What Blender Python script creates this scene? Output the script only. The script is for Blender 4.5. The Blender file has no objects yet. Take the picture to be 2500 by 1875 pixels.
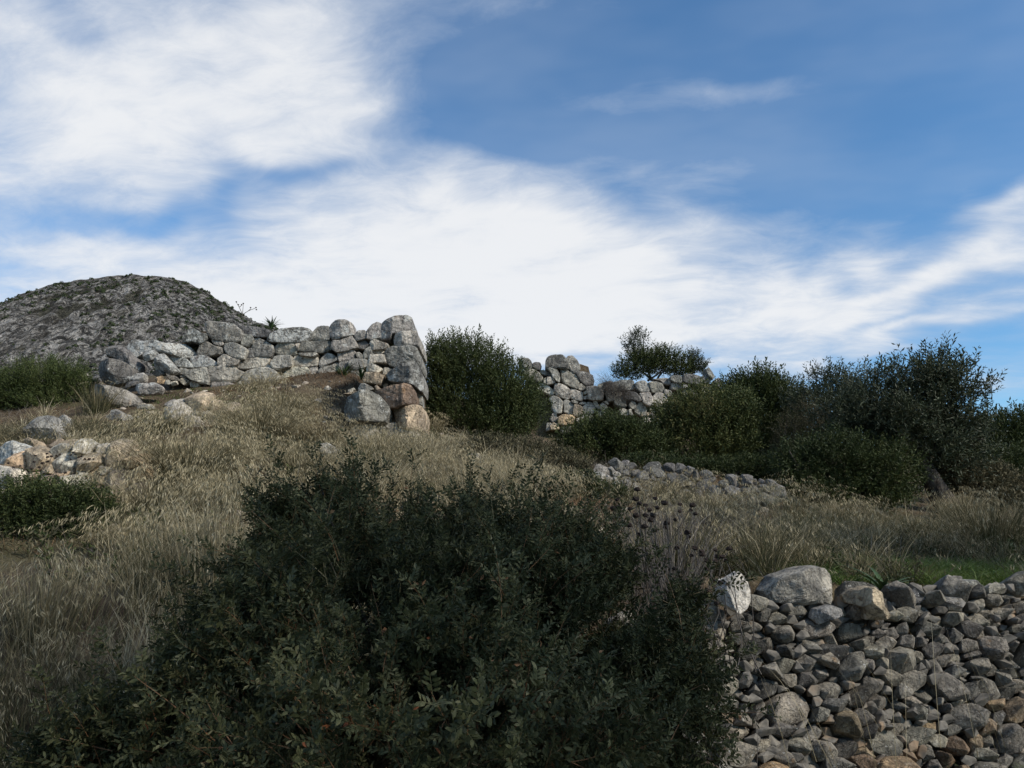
import bpy, bmesh, math, random
import numpy as np
from mathutils import Vector, Matrix
from mathutils import noise as mnoise

RNG = np.random.default_rng(7)
random.seed(7)
sc = bpy.context.scene
COL = sc.collection
R = math.radians

# ------------------------------------------------------------------ camera
F_PX = 1925.0            # focal length in photo pixels (photo 2500 x 1875)
PITCH = R(11.0)
CAM_Z = 1.6
cam_d = bpy.data.cameras.new('camera')
cam_d.sensor_width = 36.0
cam_d.lens = 36.0 * F_PX / 2500.0
cam_d.clip_start = 0.05
cam_d.clip_end = 6000
cam = bpy.data.objects.new('camera', cam_d)
COL.objects.link(cam)
cam.location = (0, 0, CAM_Z)
cam.rotation_euler = (R(90) + PITCH, 0, 0)
sc.camera = cam

# ------------------------------------------------------------------ render / exposure
sc.view_settings.view_transform = 'Standard'
sc.view_settings.look = 'None'
sc.view_settings.exposure = 0.0
sc.view_settings.gamma = 1.0
sc.view_settings.use_curve_mapping = False
sc.render.engine = 'CYCLES'
sc.cycles.max_bounces = 4
sc.cycles.diffuse_bounces = 2
sc.cycles.glossy_bounces = 2
sc.cycles.transmission_bounces = 3
sc.cycles.transparent_max_bounces = 4
sc.cycles.use_adaptive_sampling = True
sc.cycles.adaptive_threshold = 0.02
sc.cycles.use_denoising = True
try:
    sc.cycles.denoiser = 'OPENIMAGEDENOISE'
except Exception:
    pass

# ------------------------------------------------------------------ sun
SUN_AZ, SUN_EL = R(122), R(36)     # azimuth clockwise from +Y (view direction): from the right, behind the camera
sun_d = bpy.data.lights.new('sun', 'SUN')
sun_d.energy = 4.7
sun_d.angle = R(8)
sun_d.color = (1.0, 0.93, 0.83)
sun = bpy.data.objects.new('sun', sun_d)
COL.objects.link(sun)
sun.location = (30, -20, 30)
sdir = Vector((math.sin(SUN_AZ) * math.cos(SUN_EL), math.cos(SUN_AZ) * math.cos(SUN_EL), math.sin(SUN_EL)))
sun.rotation_euler = sdir.to_track_quat('Z', 'Y').to_euler()


def ray(px, py):
    """direction (y = 1) of the ray through a photo pixel"""
    u = (np.asarray(px, float) - 1250.0) / F_PX
    v = (937.5 - np.asarray(py, float)) / F_PX
    y = math.cos(PITCH) - v * math.sin(PITCH)
    z = math.sin(PITCH) + v * math.cos(PITCH)
    return u / y, z / y


def at(px, py, Y):
    a, b = ray(px, py)
    return np.array([a * Y, Y, CAM_Z + b * Y]) if np.ndim(px) == 0 else np.stack([a * Y, np.full_like(a, 1.0) * Y, CAM_Z + b * Y], -1)


# ------------------------------------------------------------------ node helpers
class NT:
    def __init__(s, tree):
        s.t = tree
        s.n = tree.nodes
        s.l = tree.links

    def set(s, sock, v):
        if v is None:
            return
        if isinstance(v, bpy.types.NodeSocket):
            s.l.new(v, sock)
        else:
            sock.default_value = v

    def math(s, op, a, b=None, c=None, clamp=False):
        n = s.n.new('ShaderNodeMath')
        n.operation = op
        n.use_clamp = clamp
        for i, v in enumerate((a, b, c)):
            s.set(n.inputs[i], v)
        return n.outputs[0]

    def vmath(s, op, a, b=None, scale=None):
        n = s.n.new('ShaderNodeVectorMath')
        n.operation = op
        s.set(n.inputs[0], a)
        s.set(n.inputs[1], b)
        if scale is not None:
            s.set(n.inputs['Scale'], scale)
        return n.outputs[0]

    def noise(s, vec, scale, detail=4, rough=0.55, dist=0.0, lac=2.0):
        n = s.n.new('ShaderNodeTexNoise')
        s.set(n.inputs['Vector'], vec)
        n.inputs['Scale'].default_value = scale
        n.inputs['Detail'].default_value = detail
        n.inputs['Roughness'].default_value = rough
        n.inputs['Distortion'].default_value = dist
        n.inputs['Lacunarity'].default_value = lac
        return n.outputs['Fac'], n.outputs['Color']

    def voro(s, vec, scale, feature='F1'):
        n = s.n.new('ShaderNodeTexVoronoi')
        n.feature = feature
        s.set(n.inputs['Vector'], vec)
        n.inputs['Scale'].default_value = scale
        return n.outputs[0]

    def ramp(s, fac, lo, hi, smooth=True):
        n = s.n.new('ShaderNodeMapRange')
        n.interpolation_type = 'SMOOTHSTEP' if smooth else 'LINEAR'
        s.set(n.inputs[0], fac)
        s.set(n.inputs[1], lo)
        s.set(n.inputs[2], hi)
        n.inputs[3].default_value = 0
        n.inputs[4].default_value = 1
        return n.outputs[0]

    def mix(s, fac, a, b, mode='MIX'):
        n = s.n.new('ShaderNodeMix')
        n.data_type = 'RGBA'
        n.blend_type = mode
        s.set(n.inputs['Factor'], fac)
        for sock, v in ((n.inputs[6], a), (n.inputs[7], b)):
            if isinstance(v, tuple) and len(v) == 3:
                v = v + (1,)
            s.set(sock, v)
        return n.outputs[2]

    def sep(s, v):
        n = s.n.new('ShaderNodeSeparateXYZ')
        s.set(n.inputs[0], v)
        return n.outputs

    def comb(s, x, y, z):
        n = s.n.new('ShaderNodeCombineXYZ')
        for i, v in enumerate((x, y, z)):
            s.set(n.inputs[i], v)
        return n.outputs[0]

    def bump(s, h, strength, dist, normal=None):
        n = s.n.new('ShaderNodeBump')
        n.inputs['Strength'].default_value = strength
        n.inputs['Distance'].default_value = dist
        s.set(n.inputs['Height'], h)
        if normal is not None:
            s.set(n.inputs['Normal'], normal)
        return n.outputs[0]


# ------------------------------------------------------------------ world: sky with procedural cloud
world = bpy.data.worlds.new('World')
sc.world = world
world.use_nodes = True
world.cycles.sampling_method = 'MANUAL'
world.cycles.sample_map_resolution = 512
wt = world.node_tree
wt.nodes.clear()
W = NT(wt)
SKY_STRENGTH = 0.15
sky = wt.nodes.new('ShaderNodeTexSky')
sky.sky_type = 'NISHITA'
sky.sun_disc = False
sky.sun_elevation = SUN_EL
sky.sun_rotation = SUN_AZ
sky.altitude = 200
sky.air_density = 1.0
sky.dust_density = 0.4
sky.ozone_density = 2.0
wtc = wt.nodes.new('ShaderNodeTexCoord')
wdir = W.vmath('NORMALIZE', wtc.outputs['Generated'])
dx, dy, dz = W.sep(wdir)[:3]
az = W.math('ARCTAN2', dx, dy)
el = W.math('ARCSINE', dz)
# cloud layer coordinates (a flat layer seen in perspective)
dzc = W.math('ADD', W.math('MAXIMUM', dz, 0.0), 0.16)
cx = W.math('DIVIDE', dx, dzc)
cy = W.math('DIVIDE', dy, dzc)
cvec = W.comb(cx, cy, 0.0)
warp1 = W.noise(cvec, 1.4, 3, 0.62)[1]
wsum = W.vmath('SCALE', W.vmath('SUBTRACT', warp1, (0.5, 0.5, 0.5)), scale=0.42)
wsum = W.vmath('MULTIPLY', wsum, (1.0, 0.62, 0.0))
ae = W.vmath('ADD', W.comb(az, el, 0.0), wsum)
aeT = W.vmath('ADD', W.comb(az, W.math('MULTIPLY_ADD', az, -0.24, el), 0.0), wsum)
BUMPS = [  # photo px, py, half width, half height, tilt deg (up to the right), weight
    (250, 230, 640, 250, 4, 1.05), (820, 230, 330, 170, -20, 0.55), (780, 20, 260, 110, 20, 0.45),
    (950, 400, 220, 45, 5, 0.45),
    (1250, 640, 560, 150, 6, 1.4), (1650, 520, 190, 120, 10, 0.65), (820, 800, 850, 130, 0, 1.15),
    (300, 620, 420, 100, 0, 0.55), (1500, 850, 550, 80, 0, 0.7),
    (2330, 590, 330, 55, 15, 0.95), (1980, 690, 230, 75, 10, 0.75), (2330, 760, 330, 40, 5, 0.75),
    (2480, 440, 110, 40, 15, 0.9), (1650, 230, 330, 60, -6, 1.0), (2080, 840, 150, 22, 5, 0.4),
    (1450, 120, 620, 150, -8, -0.75), (1500, 330, 430, 80, -8, -0.7), (1950, 420, 330, 110, 0, -0.75),
    (2300, 200, 420, 230, 0, -0.55), (560, 470, 420, 45, 10, -0.55), (40, 30, 160, 60, 0, -0.45),
    (2250, 930, 330, 80, 0, -0.3), (1900, 780, 200, 50, 0, -0.35), (1120, 250, 140, 130, 0, -0.4),
]
dens = 0.50
for (px, py, hw, hh, tilt, wgt) in BUMPS:
    a_, b_ = ray(px, py)
    v_ = Vector((float(a_), 1.0, float(b_))).normalized()
    a0, e0 = math.atan2(v_.x, v_.y), math.asin(v_.z)
    hw_, hh_ = hw / F_PX * 0.95, hh / F_PX * 0.93
    tl_ = tilt >= 10
    e0 = e0 - 0.24 * a0 if tl_ else e0
    q_ = wt.nodes.new('ShaderNodeVectorMath')
    q_.operation = 'MULTIPLY_ADD'
    wt.links.new(aeT if tl_ else ae, q_.inputs[0])
    q_.inputs[1].default_value = (1 / hw_, 1 / hh_, 0)
    q_.inputs[2].default_value = (-a0 / hw_, -e0 / hh_, 0)
    dt = wt.nodes.new('ShaderNodeVectorMath')
    dt.operation = 'DOT_PRODUCT'
    wt.links.new(q_.outputs[0], dt.inputs[0])
    wt.links.new(q_.outputs[0], dt.inputs[1])
    g = W.math('POWER', 0.407, dt.outputs['Value'])
    dens = W.math('MULTIPLY_ADD', g, wgt * (0.62 if wgt > 0 else 0.80), dens)
streak = W.comb(W.math('ADD', W.math('MULTIPLY', cx, 0.75), W.math('MULTIPLY', cy, -0.2)), W.math('ADD', W.math('MULTIPLY', cy, 1.3), W.math('MULTIPLY', cx, 0.25)), 3.7)
nf1 = W.noise(streak, 1.7, 4, 0.62)[0]
nf2 = W.noise(W.vmath('ADD', streak, W.vmath('SCALE', warp1, scale=0.5)), 5.0, 6, 0.66)[0]
dens = W.math('ADD', dens, W.math('MULTIPLY', W.math('SUBTRACT', nf1, 0.5), 1.25))
dens = W.math('ADD', dens, W.math('MULTIPLY', W.math('SUBTRACT', nf2, 0.5), 0.95))
alpha = W.ramp(dens, 0.02, 1.38)
veil = W.math('MULTIPLY', W.ramp(nf1, 0.32, 0.75), 0.20)
alpha = W.math('MULTIPLY', W.math('MAXIMUM', alpha, veil), 0.94)
thick = W.ramp(W.math('ADD', dens, W.math('MULTIPLY', W.math('SUBTRACT', nf2, 0.5), 0.5)), 0.45, 1.50)
ccol = W.mix(thick, (0.58, 0.655, 0.77), (0.89, 0.90, 0.915))
skyc = W.mix(1.0, sky.outputs[0], (0.62, 0.92, 1.08), 'MULTIPLY')
skys = W.vmath('SCALE', skyc, scale=SKY_STRENGTH)
final = W.mix(alpha, skys, ccol)
# below the horizon: dull land colour
final = W.mix(W.ramp(dz, -0.04, 0.0), (0.10, 0.09, 0.07), final)
bg = wt.nodes.new('ShaderNodeBackground')
wt.links.new(final, bg.inputs[0])
bg.inputs[1].default_value = 1.0
wo = wt.nodes.new('ShaderNodeOutputWorld')
wt.links.new(bg.outputs[0], wo.inputs[0])


# ------------------------------------------------------------------ numpy noise
def _hash(ix, iy, iz, seed):
    h = (ix.astype(np.uint32) * np.uint32(374761393) + iy.astype(np.uint32) * np.uint32(668265263)
         + iz.astype(np.uint32) * np.uint32(2147483647 & 1274126177) + np.uint32((seed * 974634) & 0xffffffff))
    h = (h ^ (h >> np.uint32(13))) * np.uint32(1274126177)
    h = h ^ (h >> np.uint32(16))
    return (h & np.uint32(0xffffff)).astype(float) / float(0xffffff)


def vnoise(P, seed=0):
    P = np.asarray(P, float)
    i = np.floor(P).astype(np.int64)
    f = P - i
    f = f * f * (3 - 2 * f)
    out = 0
    for a in (0, 1):
        for b in (0, 1):
            for c in (0, 1):
                w = (f[:, 0] if a else 1 - f[:, 0]) * (f[:, 1] if b else 1 - f[:, 1]) * (f[:, 2] if c else 1 - f[:, 2])
                out = out + w * _hash(i[:, 0] + a, i[:, 1] + b, i[:, 2] + c, seed)
    return out


def fbm(P, oct=4, seed=0, rough=0.5):
    P = np.asarray(P, float)
    s, amp, tot = 0, 1.0, 0
    for o in range(oct):
        s = s + amp * (vnoise(P * 2 ** o + 17.3 * o, seed + o) - 0.5)
        tot += amp
        amp *= rough
    return s / tot * 2


def ridged(P, oct=4, seed=0):
    s, amp, tot = 0, 1.0, 0
    for o in range(oct):
        s = s + amp * (1 - np.abs(2 * vnoise(P * 2 ** o + 9.1 * o, seed + o) - 1))
        tot += amp
        amp *= 0.5
    return s / tot


def fbm2(x, y, scale, oct=4, seed=0):
    x = np.asarray(x, float).ravel()
    y = np.asarray(y, float).ravel()
    return fbm(np.stack([x * scale, y * scale, np.zeros_like(x) + 0.37 * seed], 1), oct, seed)


def sstep(a, b, x):
    t = np.clip((np.asarray(x, float) - a) / (b - a), 0, 1)
    return t * t * (3 - 2 * t)


# ------------------------------------------------------------------ object helpers
def mesh_obj(name, verts, faces, mat, parent=None, smooth=True, tint=None, loc=None):
    """verts (n,3); faces: array (m,3) / (m,4) or list of lists"""
    me = bpy.data.meshes.new(name)
    verts = np.asarray(verts, np.float32)
    if isinstance(faces, np.ndarray):
        k = faces.shape[1]
        me.vertices.add(len(verts))
        me.vertices.foreach_set('co', verts.ravel())
        me.loops.add(faces.size)
        me.loops.foreach_set('vertex_index', faces.ravel().astype(np.int32))
        me.polygons.add(len(faces))
        me.polygons.foreach_set('loop_start', np.arange(0, faces.size, k, dtype=np.int32))
        me.polygons.foreach_set('use_smooth', np.full(len(faces), smooth))
        me.update(calc_edges=True)
    else:
        me.from_pydata([tuple(v) for v in verts], [], faces)
        me.polygons.foreach_set('use_smooth', np.full(len(me.polygons), smooth))
        me.update()
    if tint is not None:
        a = me.attributes.new('tint', 'FLOAT', 'POINT')
        a.data.foreach_set('value', np.asarray(tint, np.float32))
    me.materials.append(mat)
    return link(name, me, parent, loc)


def link(name, me, parent=None, loc=None):
    o = bpy.data.objects.new(name, me)
    COL.objects.link(o)
    if parent is not None:
        o.parent = parent
        pl = parent.location
        if loc is not None:
            o.location = (loc[0] - pl[0], loc[1] - pl[1], loc[2] - pl[2])
    elif loc is not None:
        o.location = loc
    return o


def thing(name, label, cat, loc=(0, 0, 0), group=None):
    o = bpy.data.objects.new(name, None)
    COL.objects.link(o)
    o.empty_display_size = 0.1
    o.location = tuple(float(v) for v in loc)
    return tag(o, label, cat, group)


def tag(o, label, cat=None, group=None, kind=None):
    if label:
        o['label'] = label
    if cat:
        o['category'] = cat
    if group:
        o['group'] = group
    if kind:
        o['kind'] = kind
    return o


# ------------------------------------------------------------------ materials
def new_mat(name):
    m = bpy.data.materials.new(name)
    m.use_nodes = True
    m.node_tree.nodes.clear()
    t = NT(m.node_tree)
    out = t.n.new('ShaderNodeOutputMaterial')
    return m, t, out


def pbsdf(t, out, col, rough=0.9, spec=0.25, normal=None):
    b = t.n.new('ShaderNodeBsdfPrincipled')
    t.set(b.inputs['Base Color'], col if not (isinstance(col, tuple) and len(col) == 3) else col + (1,))
    t.set(b.inputs['Roughness'], rough)
    b.inputs['Specular IOR Level'].default_value = spec
    if normal is not None:
        t.set(b.inputs['Normal'], normal)
    t.l.new(b.outputs[0], out.inputs['Surface'])
    return b


def make_stone(name='limestone', k=1.0):
    m, t, out = new_mat(name)
    oi = t.n.new('ShaderNodeObjectInfo')
    tc = t.n.new('ShaderNodeTexCoord')
    off = t.vmath('SCALE', t.comb(oi.outputs['Random'], t.math('MULTIPLY', oi.outputs['Random'], 3.1), 1.0), scale=40.0)
    v = t.vmath('ADD', tc.outputs['Object'], off)
    vz = t.vmath('MULTIPLY', v, (1.0, 1.0, 0.32))
    base = oi.outputs['Color']
    n1 = t.noise(v, 2.2 * k, 6, 0.62)[0]
    n2 = t.noise(v, 9.0 * k, 6, 0.65)[0]
    n3 = t.noise(vz, 7.0 * k, 5, 0.6, 0.8)[0]
    n4 = t.noise(v, 17.0 * k, 5, 0.72, 0.5)[0]
    c = t.mix(t.ramp(n1, 0.30, 0.70), (0.50, 0.50, 0.51), (1.40, 1.35, 1.27))
    c = t.mix(1.0, base, c, 'MULTIPLY')
    # dark weathering crust
    dark = t.math('MULTIPLY', t.ramp(n3, 0.48, 0.60), 0.72)
    c = t.mix(dark, c, t.mix(1.0, base, (0.42, 0.42, 0.42), 'MULTIPLY'))
    # pale worn patches
    c = t.mix(t.math('MULTIPLY', t.ramp(n2, 0.54, 0.70), 0.45), c, t.mix(0.5, base, (0.62, 0.59, 0.53)))
    # ochre stain
    n5 = t.noise(t.vmath('ADD', v, (7.7, 3.1, 1.9)), 3.1 * k, 4, 0.5)[0]
    c = t.mix(t.math('MULTIPLY', t.ramp(n5, 0.66, 0.76), 0.55), c, (0.33, 0.19, 0.08))
    # lichen crust
    lf = t.noise(t.vmath('ADD', v, (3.3, 9.1, 5.2)), 5.5 * k, 3, 0.5)[0]
    lf2 = t.noise(v, 30.0 * k, 3, 0.7)[0]
    lsum = t.math('ADD', t.math('MULTIPLY', lf, 0.65), t.math('MULTIPLY', lf2, 0.35))
    thr = t.math('SUBTRACT', 0.66, t.math('MULTIPLY', oi.outputs['Alpha'], 0.20))
    lich = t.ramp(lsum, thr, t.math('ADD', thr, 0.035))
    c = t.mix(t.math('MULTIPLY', lich, 0.75), c, (0.56, 0.56, 0.52))
    c = t.mix(t.math('MULTIPLY', t.ramp(n4, 0.50, 0.62), 0.6), c, t.mix(1.0, c, (0.40, 0.39, 0.38), 'MULTIPLY'))
    crack = t.voro(t.vmath('ADD', v, t.vmath('SCALE', t.noise(v, 5.0 * k, 3, 0.6)[1], scale=0.35 / k)), 3.4 * k, 'DISTANCE_TO_EDGE')
    cr = t.ramp(crack, 0.0, 0.03)
    h = t.math('ADD', t.math('MULTIPLY', n2, 0.7), t.math('MULTIPLY', n4, 0.5))
    h = t.math('ADD', h, t.math('MULTIPLY', n3, 0.6))
    h = t.math('ADD', h, t.math('MULTIPLY', cr, 0.35))
    nrm = t.bump(h, 1.0, 0.09 / k)
    pbsdf(t, out, c, 0.92, 0.2, nrm)
    return m


STONE = make_stone('limestone', 1.0)
STONE_SMALL = make_stone('field_stone', 2.6)


def leaf_mat(name, cols, rough=0.5, spec=0.35, trans=0.18):
    """leaf colours picked per leaf by the attribute tint"""
    m, t, out = new_mat(name)
    a = t.n.new('ShaderNodeAttribute')
    a.attribute_name = 'tint'
    ramp = t.n.new('ShaderNodeValToRGB')
    t.l.new(a.outputs['Fac'], ramp.inputs[0])
    e = ramp.color_ramp.elements
    while len(e) < len(cols):
        e.new(0.5)
    for i, c in enumerate(cols):
        e[i].position = c[0]
        e[i].color = tuple(c[1]) + (1,)
    b = t.n.new('ShaderNodeBsdfPrincipled')
    t.l.new(ramp.outputs[0], b.inputs['Base Color'])
    b.inputs['Roughness'].default_value = rough
    b.inputs['Specular IOR Level'].default_value = spec
    if trans > 0:
        tr = t.n.new('ShaderNodeBsdfTranslucent')
        t.l.new(ramp.outputs[0], tr.inputs[0])
        mx = t.n.new('ShaderNodeMixShader')
        mx.inputs[0].default_value = trans
        t.l.new(b.outputs[0], mx.inputs[1])
        t.l.new(tr.outputs[0], mx.inputs[2])
        t.l.new(mx.outputs[0], out.inputs['Surface'])
    else:
        t.l.new(b.outputs[0], out.inputs['Surface'])
    return m


M_LENTISK = leaf_mat('lentisk_leaf', [(0.0, (0.024, 0.029, 0.012)), (0.40, (0.064, 0.068, 0.028)), (0.68, (0.130, 0.126, 0.060)), (0.93, (0.19, 0.165, 0.095)), (1.0, (0.24, 0.08, 0.03))], 0.55, 0.18)
M_OLIVEGREEN = leaf_mat('shrub_leaf', [(0.0, (0.028, 0.040, 0.013)), (0.5, (0.056, 0.070, 0.022)), (0.85, (0.100, 0.108, 0.036)), (1.0, (0.15, 0.135, 0.055))], 0.6, 0.2)
M_BRIGHTSHRUB = leaf_mat('broom_leaf', [(0.0, (0.035, 0.050, 0.014)), (0.6, (0.070, 0.090, 0.026)), (1.0, (0.13, 0.12, 0.05))], 0.6, 0.25)
M_OLIVE = leaf_mat('olive_leaf', [(0.0, (0.032, 0.042, 0.020)), (0.5, (0.056, 0.066, 0.036)), (0.85, (0.095, 0.100, 0.062)), (1.0, (0.13, 0.125, 0.085))], 0.55, 0.25)
M_DRYLEAF = leaf_mat('dry_shrub_leaf', [(0.0, (0.06, 0.055, 0.032)), (0.5, (0.11, 0.10, 0.058)), (1.0, (0.19, 0.16, 0.10))], 0.8, 0.15)
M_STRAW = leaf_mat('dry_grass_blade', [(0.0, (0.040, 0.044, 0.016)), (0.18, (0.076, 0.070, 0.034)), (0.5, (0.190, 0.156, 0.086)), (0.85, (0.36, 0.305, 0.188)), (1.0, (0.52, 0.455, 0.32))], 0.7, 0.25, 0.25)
M_RUSSET = leaf_mat('russet_herb', [(0.0, (0.09, 0.055, 0.03)), (0.5, (0.17, 0.10, 0.055)), (1.0, (0.27, 0.19, 0.11))], 0.85, 0.1, 0.15)
M_GREENGRASS = leaf_mat('green_grass_blade', [(0.0, (0.045, 0.075, 0.015)), (0.5, (0.075, 0.125, 0.024)), (1.0, (0.14, 0.17, 0.05))], 0.6, 0.25, 0.3)
M_STRAP = leaf_mat('strap_leaf', [(0.0, (0.025, 0.05, 0.016)), (1.0, (0.06, 0.095, 0.03))], 0.45, 0.4, 0.1)
M_TWIG = leaf_mat('bare_twig', [(0.0, (0.06, 0.05, 0.042)), (0.6, (0.13, 0.115, 0.10)), (1.0, (0.24, 0.22, 0.19))], 0.85, 0.15, 0.0)
M_HEAD = leaf_mat('dry_seed_head', [(0.0, (0.018, 0.013, 0.011)), (1.0, (0.055, 0.04, 0.032))], 0.9, 0.1, 0.0)


def make_bark():
    m, t, out = new_mat('bark')
    tc = t.n.new('ShaderNodeTexCoord')
    v = t.vmath('MULTIPLY', tc.outputs['Object'], (1, 1, 0.25))
    n = t.noise(v, 14, 6, 0.65, 0.6)[0]
    n2 = t.noise(tc.outputs['Object'], 3, 4)[0]
    c = t.mix(t.ramp(n, 0.35, 0.65), (0.03, 0.025, 0.021), (0.12, 0.103, 0.088))
    c = t.mix(t.math('MULTIPLY', t.ramp(n2, 0.45, 0.7), 0.4), c, (0.12, 0.11, 0.10))
    pbsdf(t, out, c, 0.95, 0.15, t.bump(n, 1.0, 0.05))
    return m


M_BARK = make_bark()


def make_ground():
    m, t, out = new_mat('soil')
    geo = t.n.new('ShaderNodeNewGeometry')
    v = geo.outputs['Position']
    n1 = t.noise(v, 0.35, 5, 0.6)[0]
    n2 = t.noise(v, 2.2, 6, 0.65)[0]
    n3 = t.noise(v, 16, 5, 0.7)[0]
    n4 = t.noise(v, 60, 4, 0.7)[0]
    c = t.mix(t.ramp(n2, 0.35, 0.65), (0.070, 0.050, 0.033), (0.140, 0.106, 0.070))
    c = t.mix(t.math('MULTIPLY', t.ramp(n1, 0.48, 0.62), 0.6), c, (0.085, 0.085, 0.038))
    c = t.mix(t.math('MULTIPLY', t.ramp(n3, 0.52, 0.70), 0.6), c, (0.26, 0.21, 0.135))
    c = t.mix(t.math('MULTIPLY', t.ramp(n4, 0.62, 0.72), 0.7), c, (0.40, 0.36, 0.29))
    h = t.math('ADD', t.math('MULTIPLY', n3, 1.0), t.math('MULTIPLY', n4, 0.5))
    pbsdf(t, out, c, 0.97, 0.1, t.bump(h, 1.0, 0.06))
    return m


M_GROUND = make_ground()


def make_mountain_mat():
    m, t, out = new_mat('karst_rock')
    geo = t.n.new('ShaderNodeNewGeometry')
    v = geo.outputs['Position']
    vs = t.vmath('MULTIPLY', v, (1.0, 1.0, 0.55))
    n1 = t.noise(v, 0.035, 5, 0.6)[0]
    n2 = t.noise(vs, 0.07, 5, 0.6, 0.8)[0]
    n3 = t.noise(vs, 0.26, 6, 0.66, 0.9)[0]
    a = t.n.new('ShaderNodeAttribute')
    a.attribute_name = 'tint'
    c = t.mix(t.ramp(n3, 0.40, 0.60), (0.060, 0.057, 0.052), (0.36, 0.34, 0.31))
    c = t.mix(t.math('MULTIPLY', t.ramp(n2, 0.45, 0.60), 0.4), c, (0.15, 0.135, 0.115))
    veg = t.math('ADD', t.math('MULTIPLY', n2, 0.55), t.math('MULTIPLY', n1, 0.45))
    veg = t.math('ADD', veg, t.math('MULTIPLY', t.math('SUBTRACT', 0.60, a.outputs['Fac']), 0.75))
    c = t.mix(t.math('MULTIPLY', t.ramp(veg, 0.49, 0.56), 0.85), c, t.mix(n3, (0.030, 0.031, 0.020), (0.075, 0.070, 0.046)))
    fs = t.noise(t.vmath('MULTIPLY', v, (1.0, 0.6, 0.22)), 0.42, 4, 0.6, 1.2)[0]
    fis = t.math('SUBTRACT', 1.0, t.ramp(t.math('ABSOLUTE', t.math('SUBTRACT', fs, 0.5)), 0.0, 0.045))
    c = t.mix(t.math('MULTIPLY', fis, 0.75), c, (0.028, 0.026, 0.022))
    h = t.math('ADD', n3, t.math('MULTIPLY', n2, 1.5))
    h = t.math('SUBTRACT', h, t.math('MULTIPLY', fis, 0.5))
    pbsdf(t, out, c, 0.97, 0.1, t.bump(h, 1.0, 6.0))
    return m


M_MOUNTAIN = make_mountain_mat()


# ------------------------------------------------------------------ terrain
def tps_fit(P, Z, lam=0.02):
    n = len(P)
    d = np.linalg.norm(P[:, None] - P[None], axis=2)
    K = np.where(d > 0, d * d * np.log(d + 1e-12), 0) + lam * np.eye(n)
    A = np.hstack([np.ones((n, 1)), P])
    M = np.zeros((n + 3, n + 3))
    M[:n, :n] = K
    M[:n, n:] = A
    M[n:, :n] = A.T
    s = np.linalg.solve(M, np.concatenate([Z, np.zeros(3)]))
    return P, s


def tps_eval(fit, X):
    P, s = fit
    out = np.zeros(len(X))
    n = len(P)
    for i in range(0, len(X), 20000):
        x = X[i:i + 20000]
        d2 = ((x[:, None] - P[None]) ** 2).sum(2)
        K = 0.5 * d2 * np.log(d2 + 1e-12)
        out[i:i + 20000] = K @ s[:n] + s[n] + x @ s[n + 1:]
    return out


# ground points seen in the photo: pixel and distance
GP = [
    # right terrace
    (2100, 1440, 5.7), (2480, 1450, 6.5), (1880, 1430, 5.5), (2450, 1370, 8.5), (2050, 1350, 8.5), (1750, 1340, 8.0),
    (2290, 1262, 14.5), (2050, 1262, 14.0), (1850, 1250, 13.5), (2500, 1262, 14.5), (2700, 1270, 14.5), (2700, 1400, 8),
    (1700, 1225, 12.6), (1560, 1215, 12.4), (1680, 1165, 15.0), (1850, 1180, 16.5), (1600, 1150, 18.0),
    (1350, 1110, 21), (1420, 1085, 28.2), (1700, 1075, 28.6), (1250, 1080, 26), (2300, 1175, 22), (2450, 1160, 24), (2050, 1170, 21),
    (2700, 1170, 24),
    # left slope
    (330, 965, 17.8), (450, 955, 17.8), (550, 945, 17.8), (640, 938, 17.8), (740, 920, 17.6), (860, 922, 17.2),
    (850, 1050, 15.0), (1000, 1068, 14.8), (930, 1075, 14.6), (1045, 1060, 16.5), (1150, 1085, 17.5),
    (720, 990, 15.6), (600, 1045, 13.6), (420, 1015, 15.2), (260, 1000, 16.0), (100, 1050, 14.2), (0, 1035, 15.2), (-200, 1050, 15),
    (720, 1150, 10.6), (520, 1185, 9.2), (200, 1190, 9.0), (0, 1180, 9.2), (330, 1250, 8.0), (80, 1300, 7.2), (-200, 1250, 8),
    (560, 1320, 6.8), (250, 1400, 6.0), (0, 1500, 4.8), (-200, 1500, 5.0), (600, 1400, 5.8),
    (1000, 1150, 11.4), (1200, 1160, 11.6), (1100, 1220, 9.0), (1350, 1235, 10.0), (1480, 1260, 9.2), (1300, 1330, 7.0), (900, 1300, 7.2),
    (300, 1650, 4.0), (-100, 1760, 3.4), (1000, 1450, 5.2), (1550, 1380, 6.5),
]
_px = np.array([g[0] for g in GP], float)
_py = np.array([g[1] for g in GP], float)
_Y = np.array([g[2] for g in GP], float)
_a, _b = ray(_px, _py)
_pts = np.stack([_a * _Y, _Y], 1)
_z = CAM_Z + _b * _Y
EXTRA = [(-3, 2.5, 0.55), (-1.2, 2.2, 0.4), (0.5, 2.5, 0.55), (2.5, 2.5, 0.9), (4.5, 2.5, 0.9), (0, -2, 0.0), (-5, -2, 0.2), (5, -2, 0.7),
         (-9, 21, 6.0), (-5, 21, 6.2), (-1, 24, 5.6), (-14, 22, 5.6), (-10, 30, 6.6), (-2, 34, 6.6), (6, 34, 5.9), (14, 30, 5.0), (18, 36, 5.0),
         (-20, 30, 5.5), (0, 45, 6.2), (-20, 45, 5.4), (20, 45, 4.6), (12, 12, 2.0), (-12, 8, 2.6), (-12, 3, 1.2), (12, 4, 1.2)]
_pts = np.vstack([_pts, np.array([[e[0], e[1]] for e in EXTRA])])
_z = np.concatenate([_z, [e[2] for e in EXTRA]])
TPS = tps_fit(_pts, _z, 0.05)


# dry-stone terrace wall: face line in plan, leaning back
WX0, WY0, WSL, BAT = 1.14, 4.85, 0.36, 0.42


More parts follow.
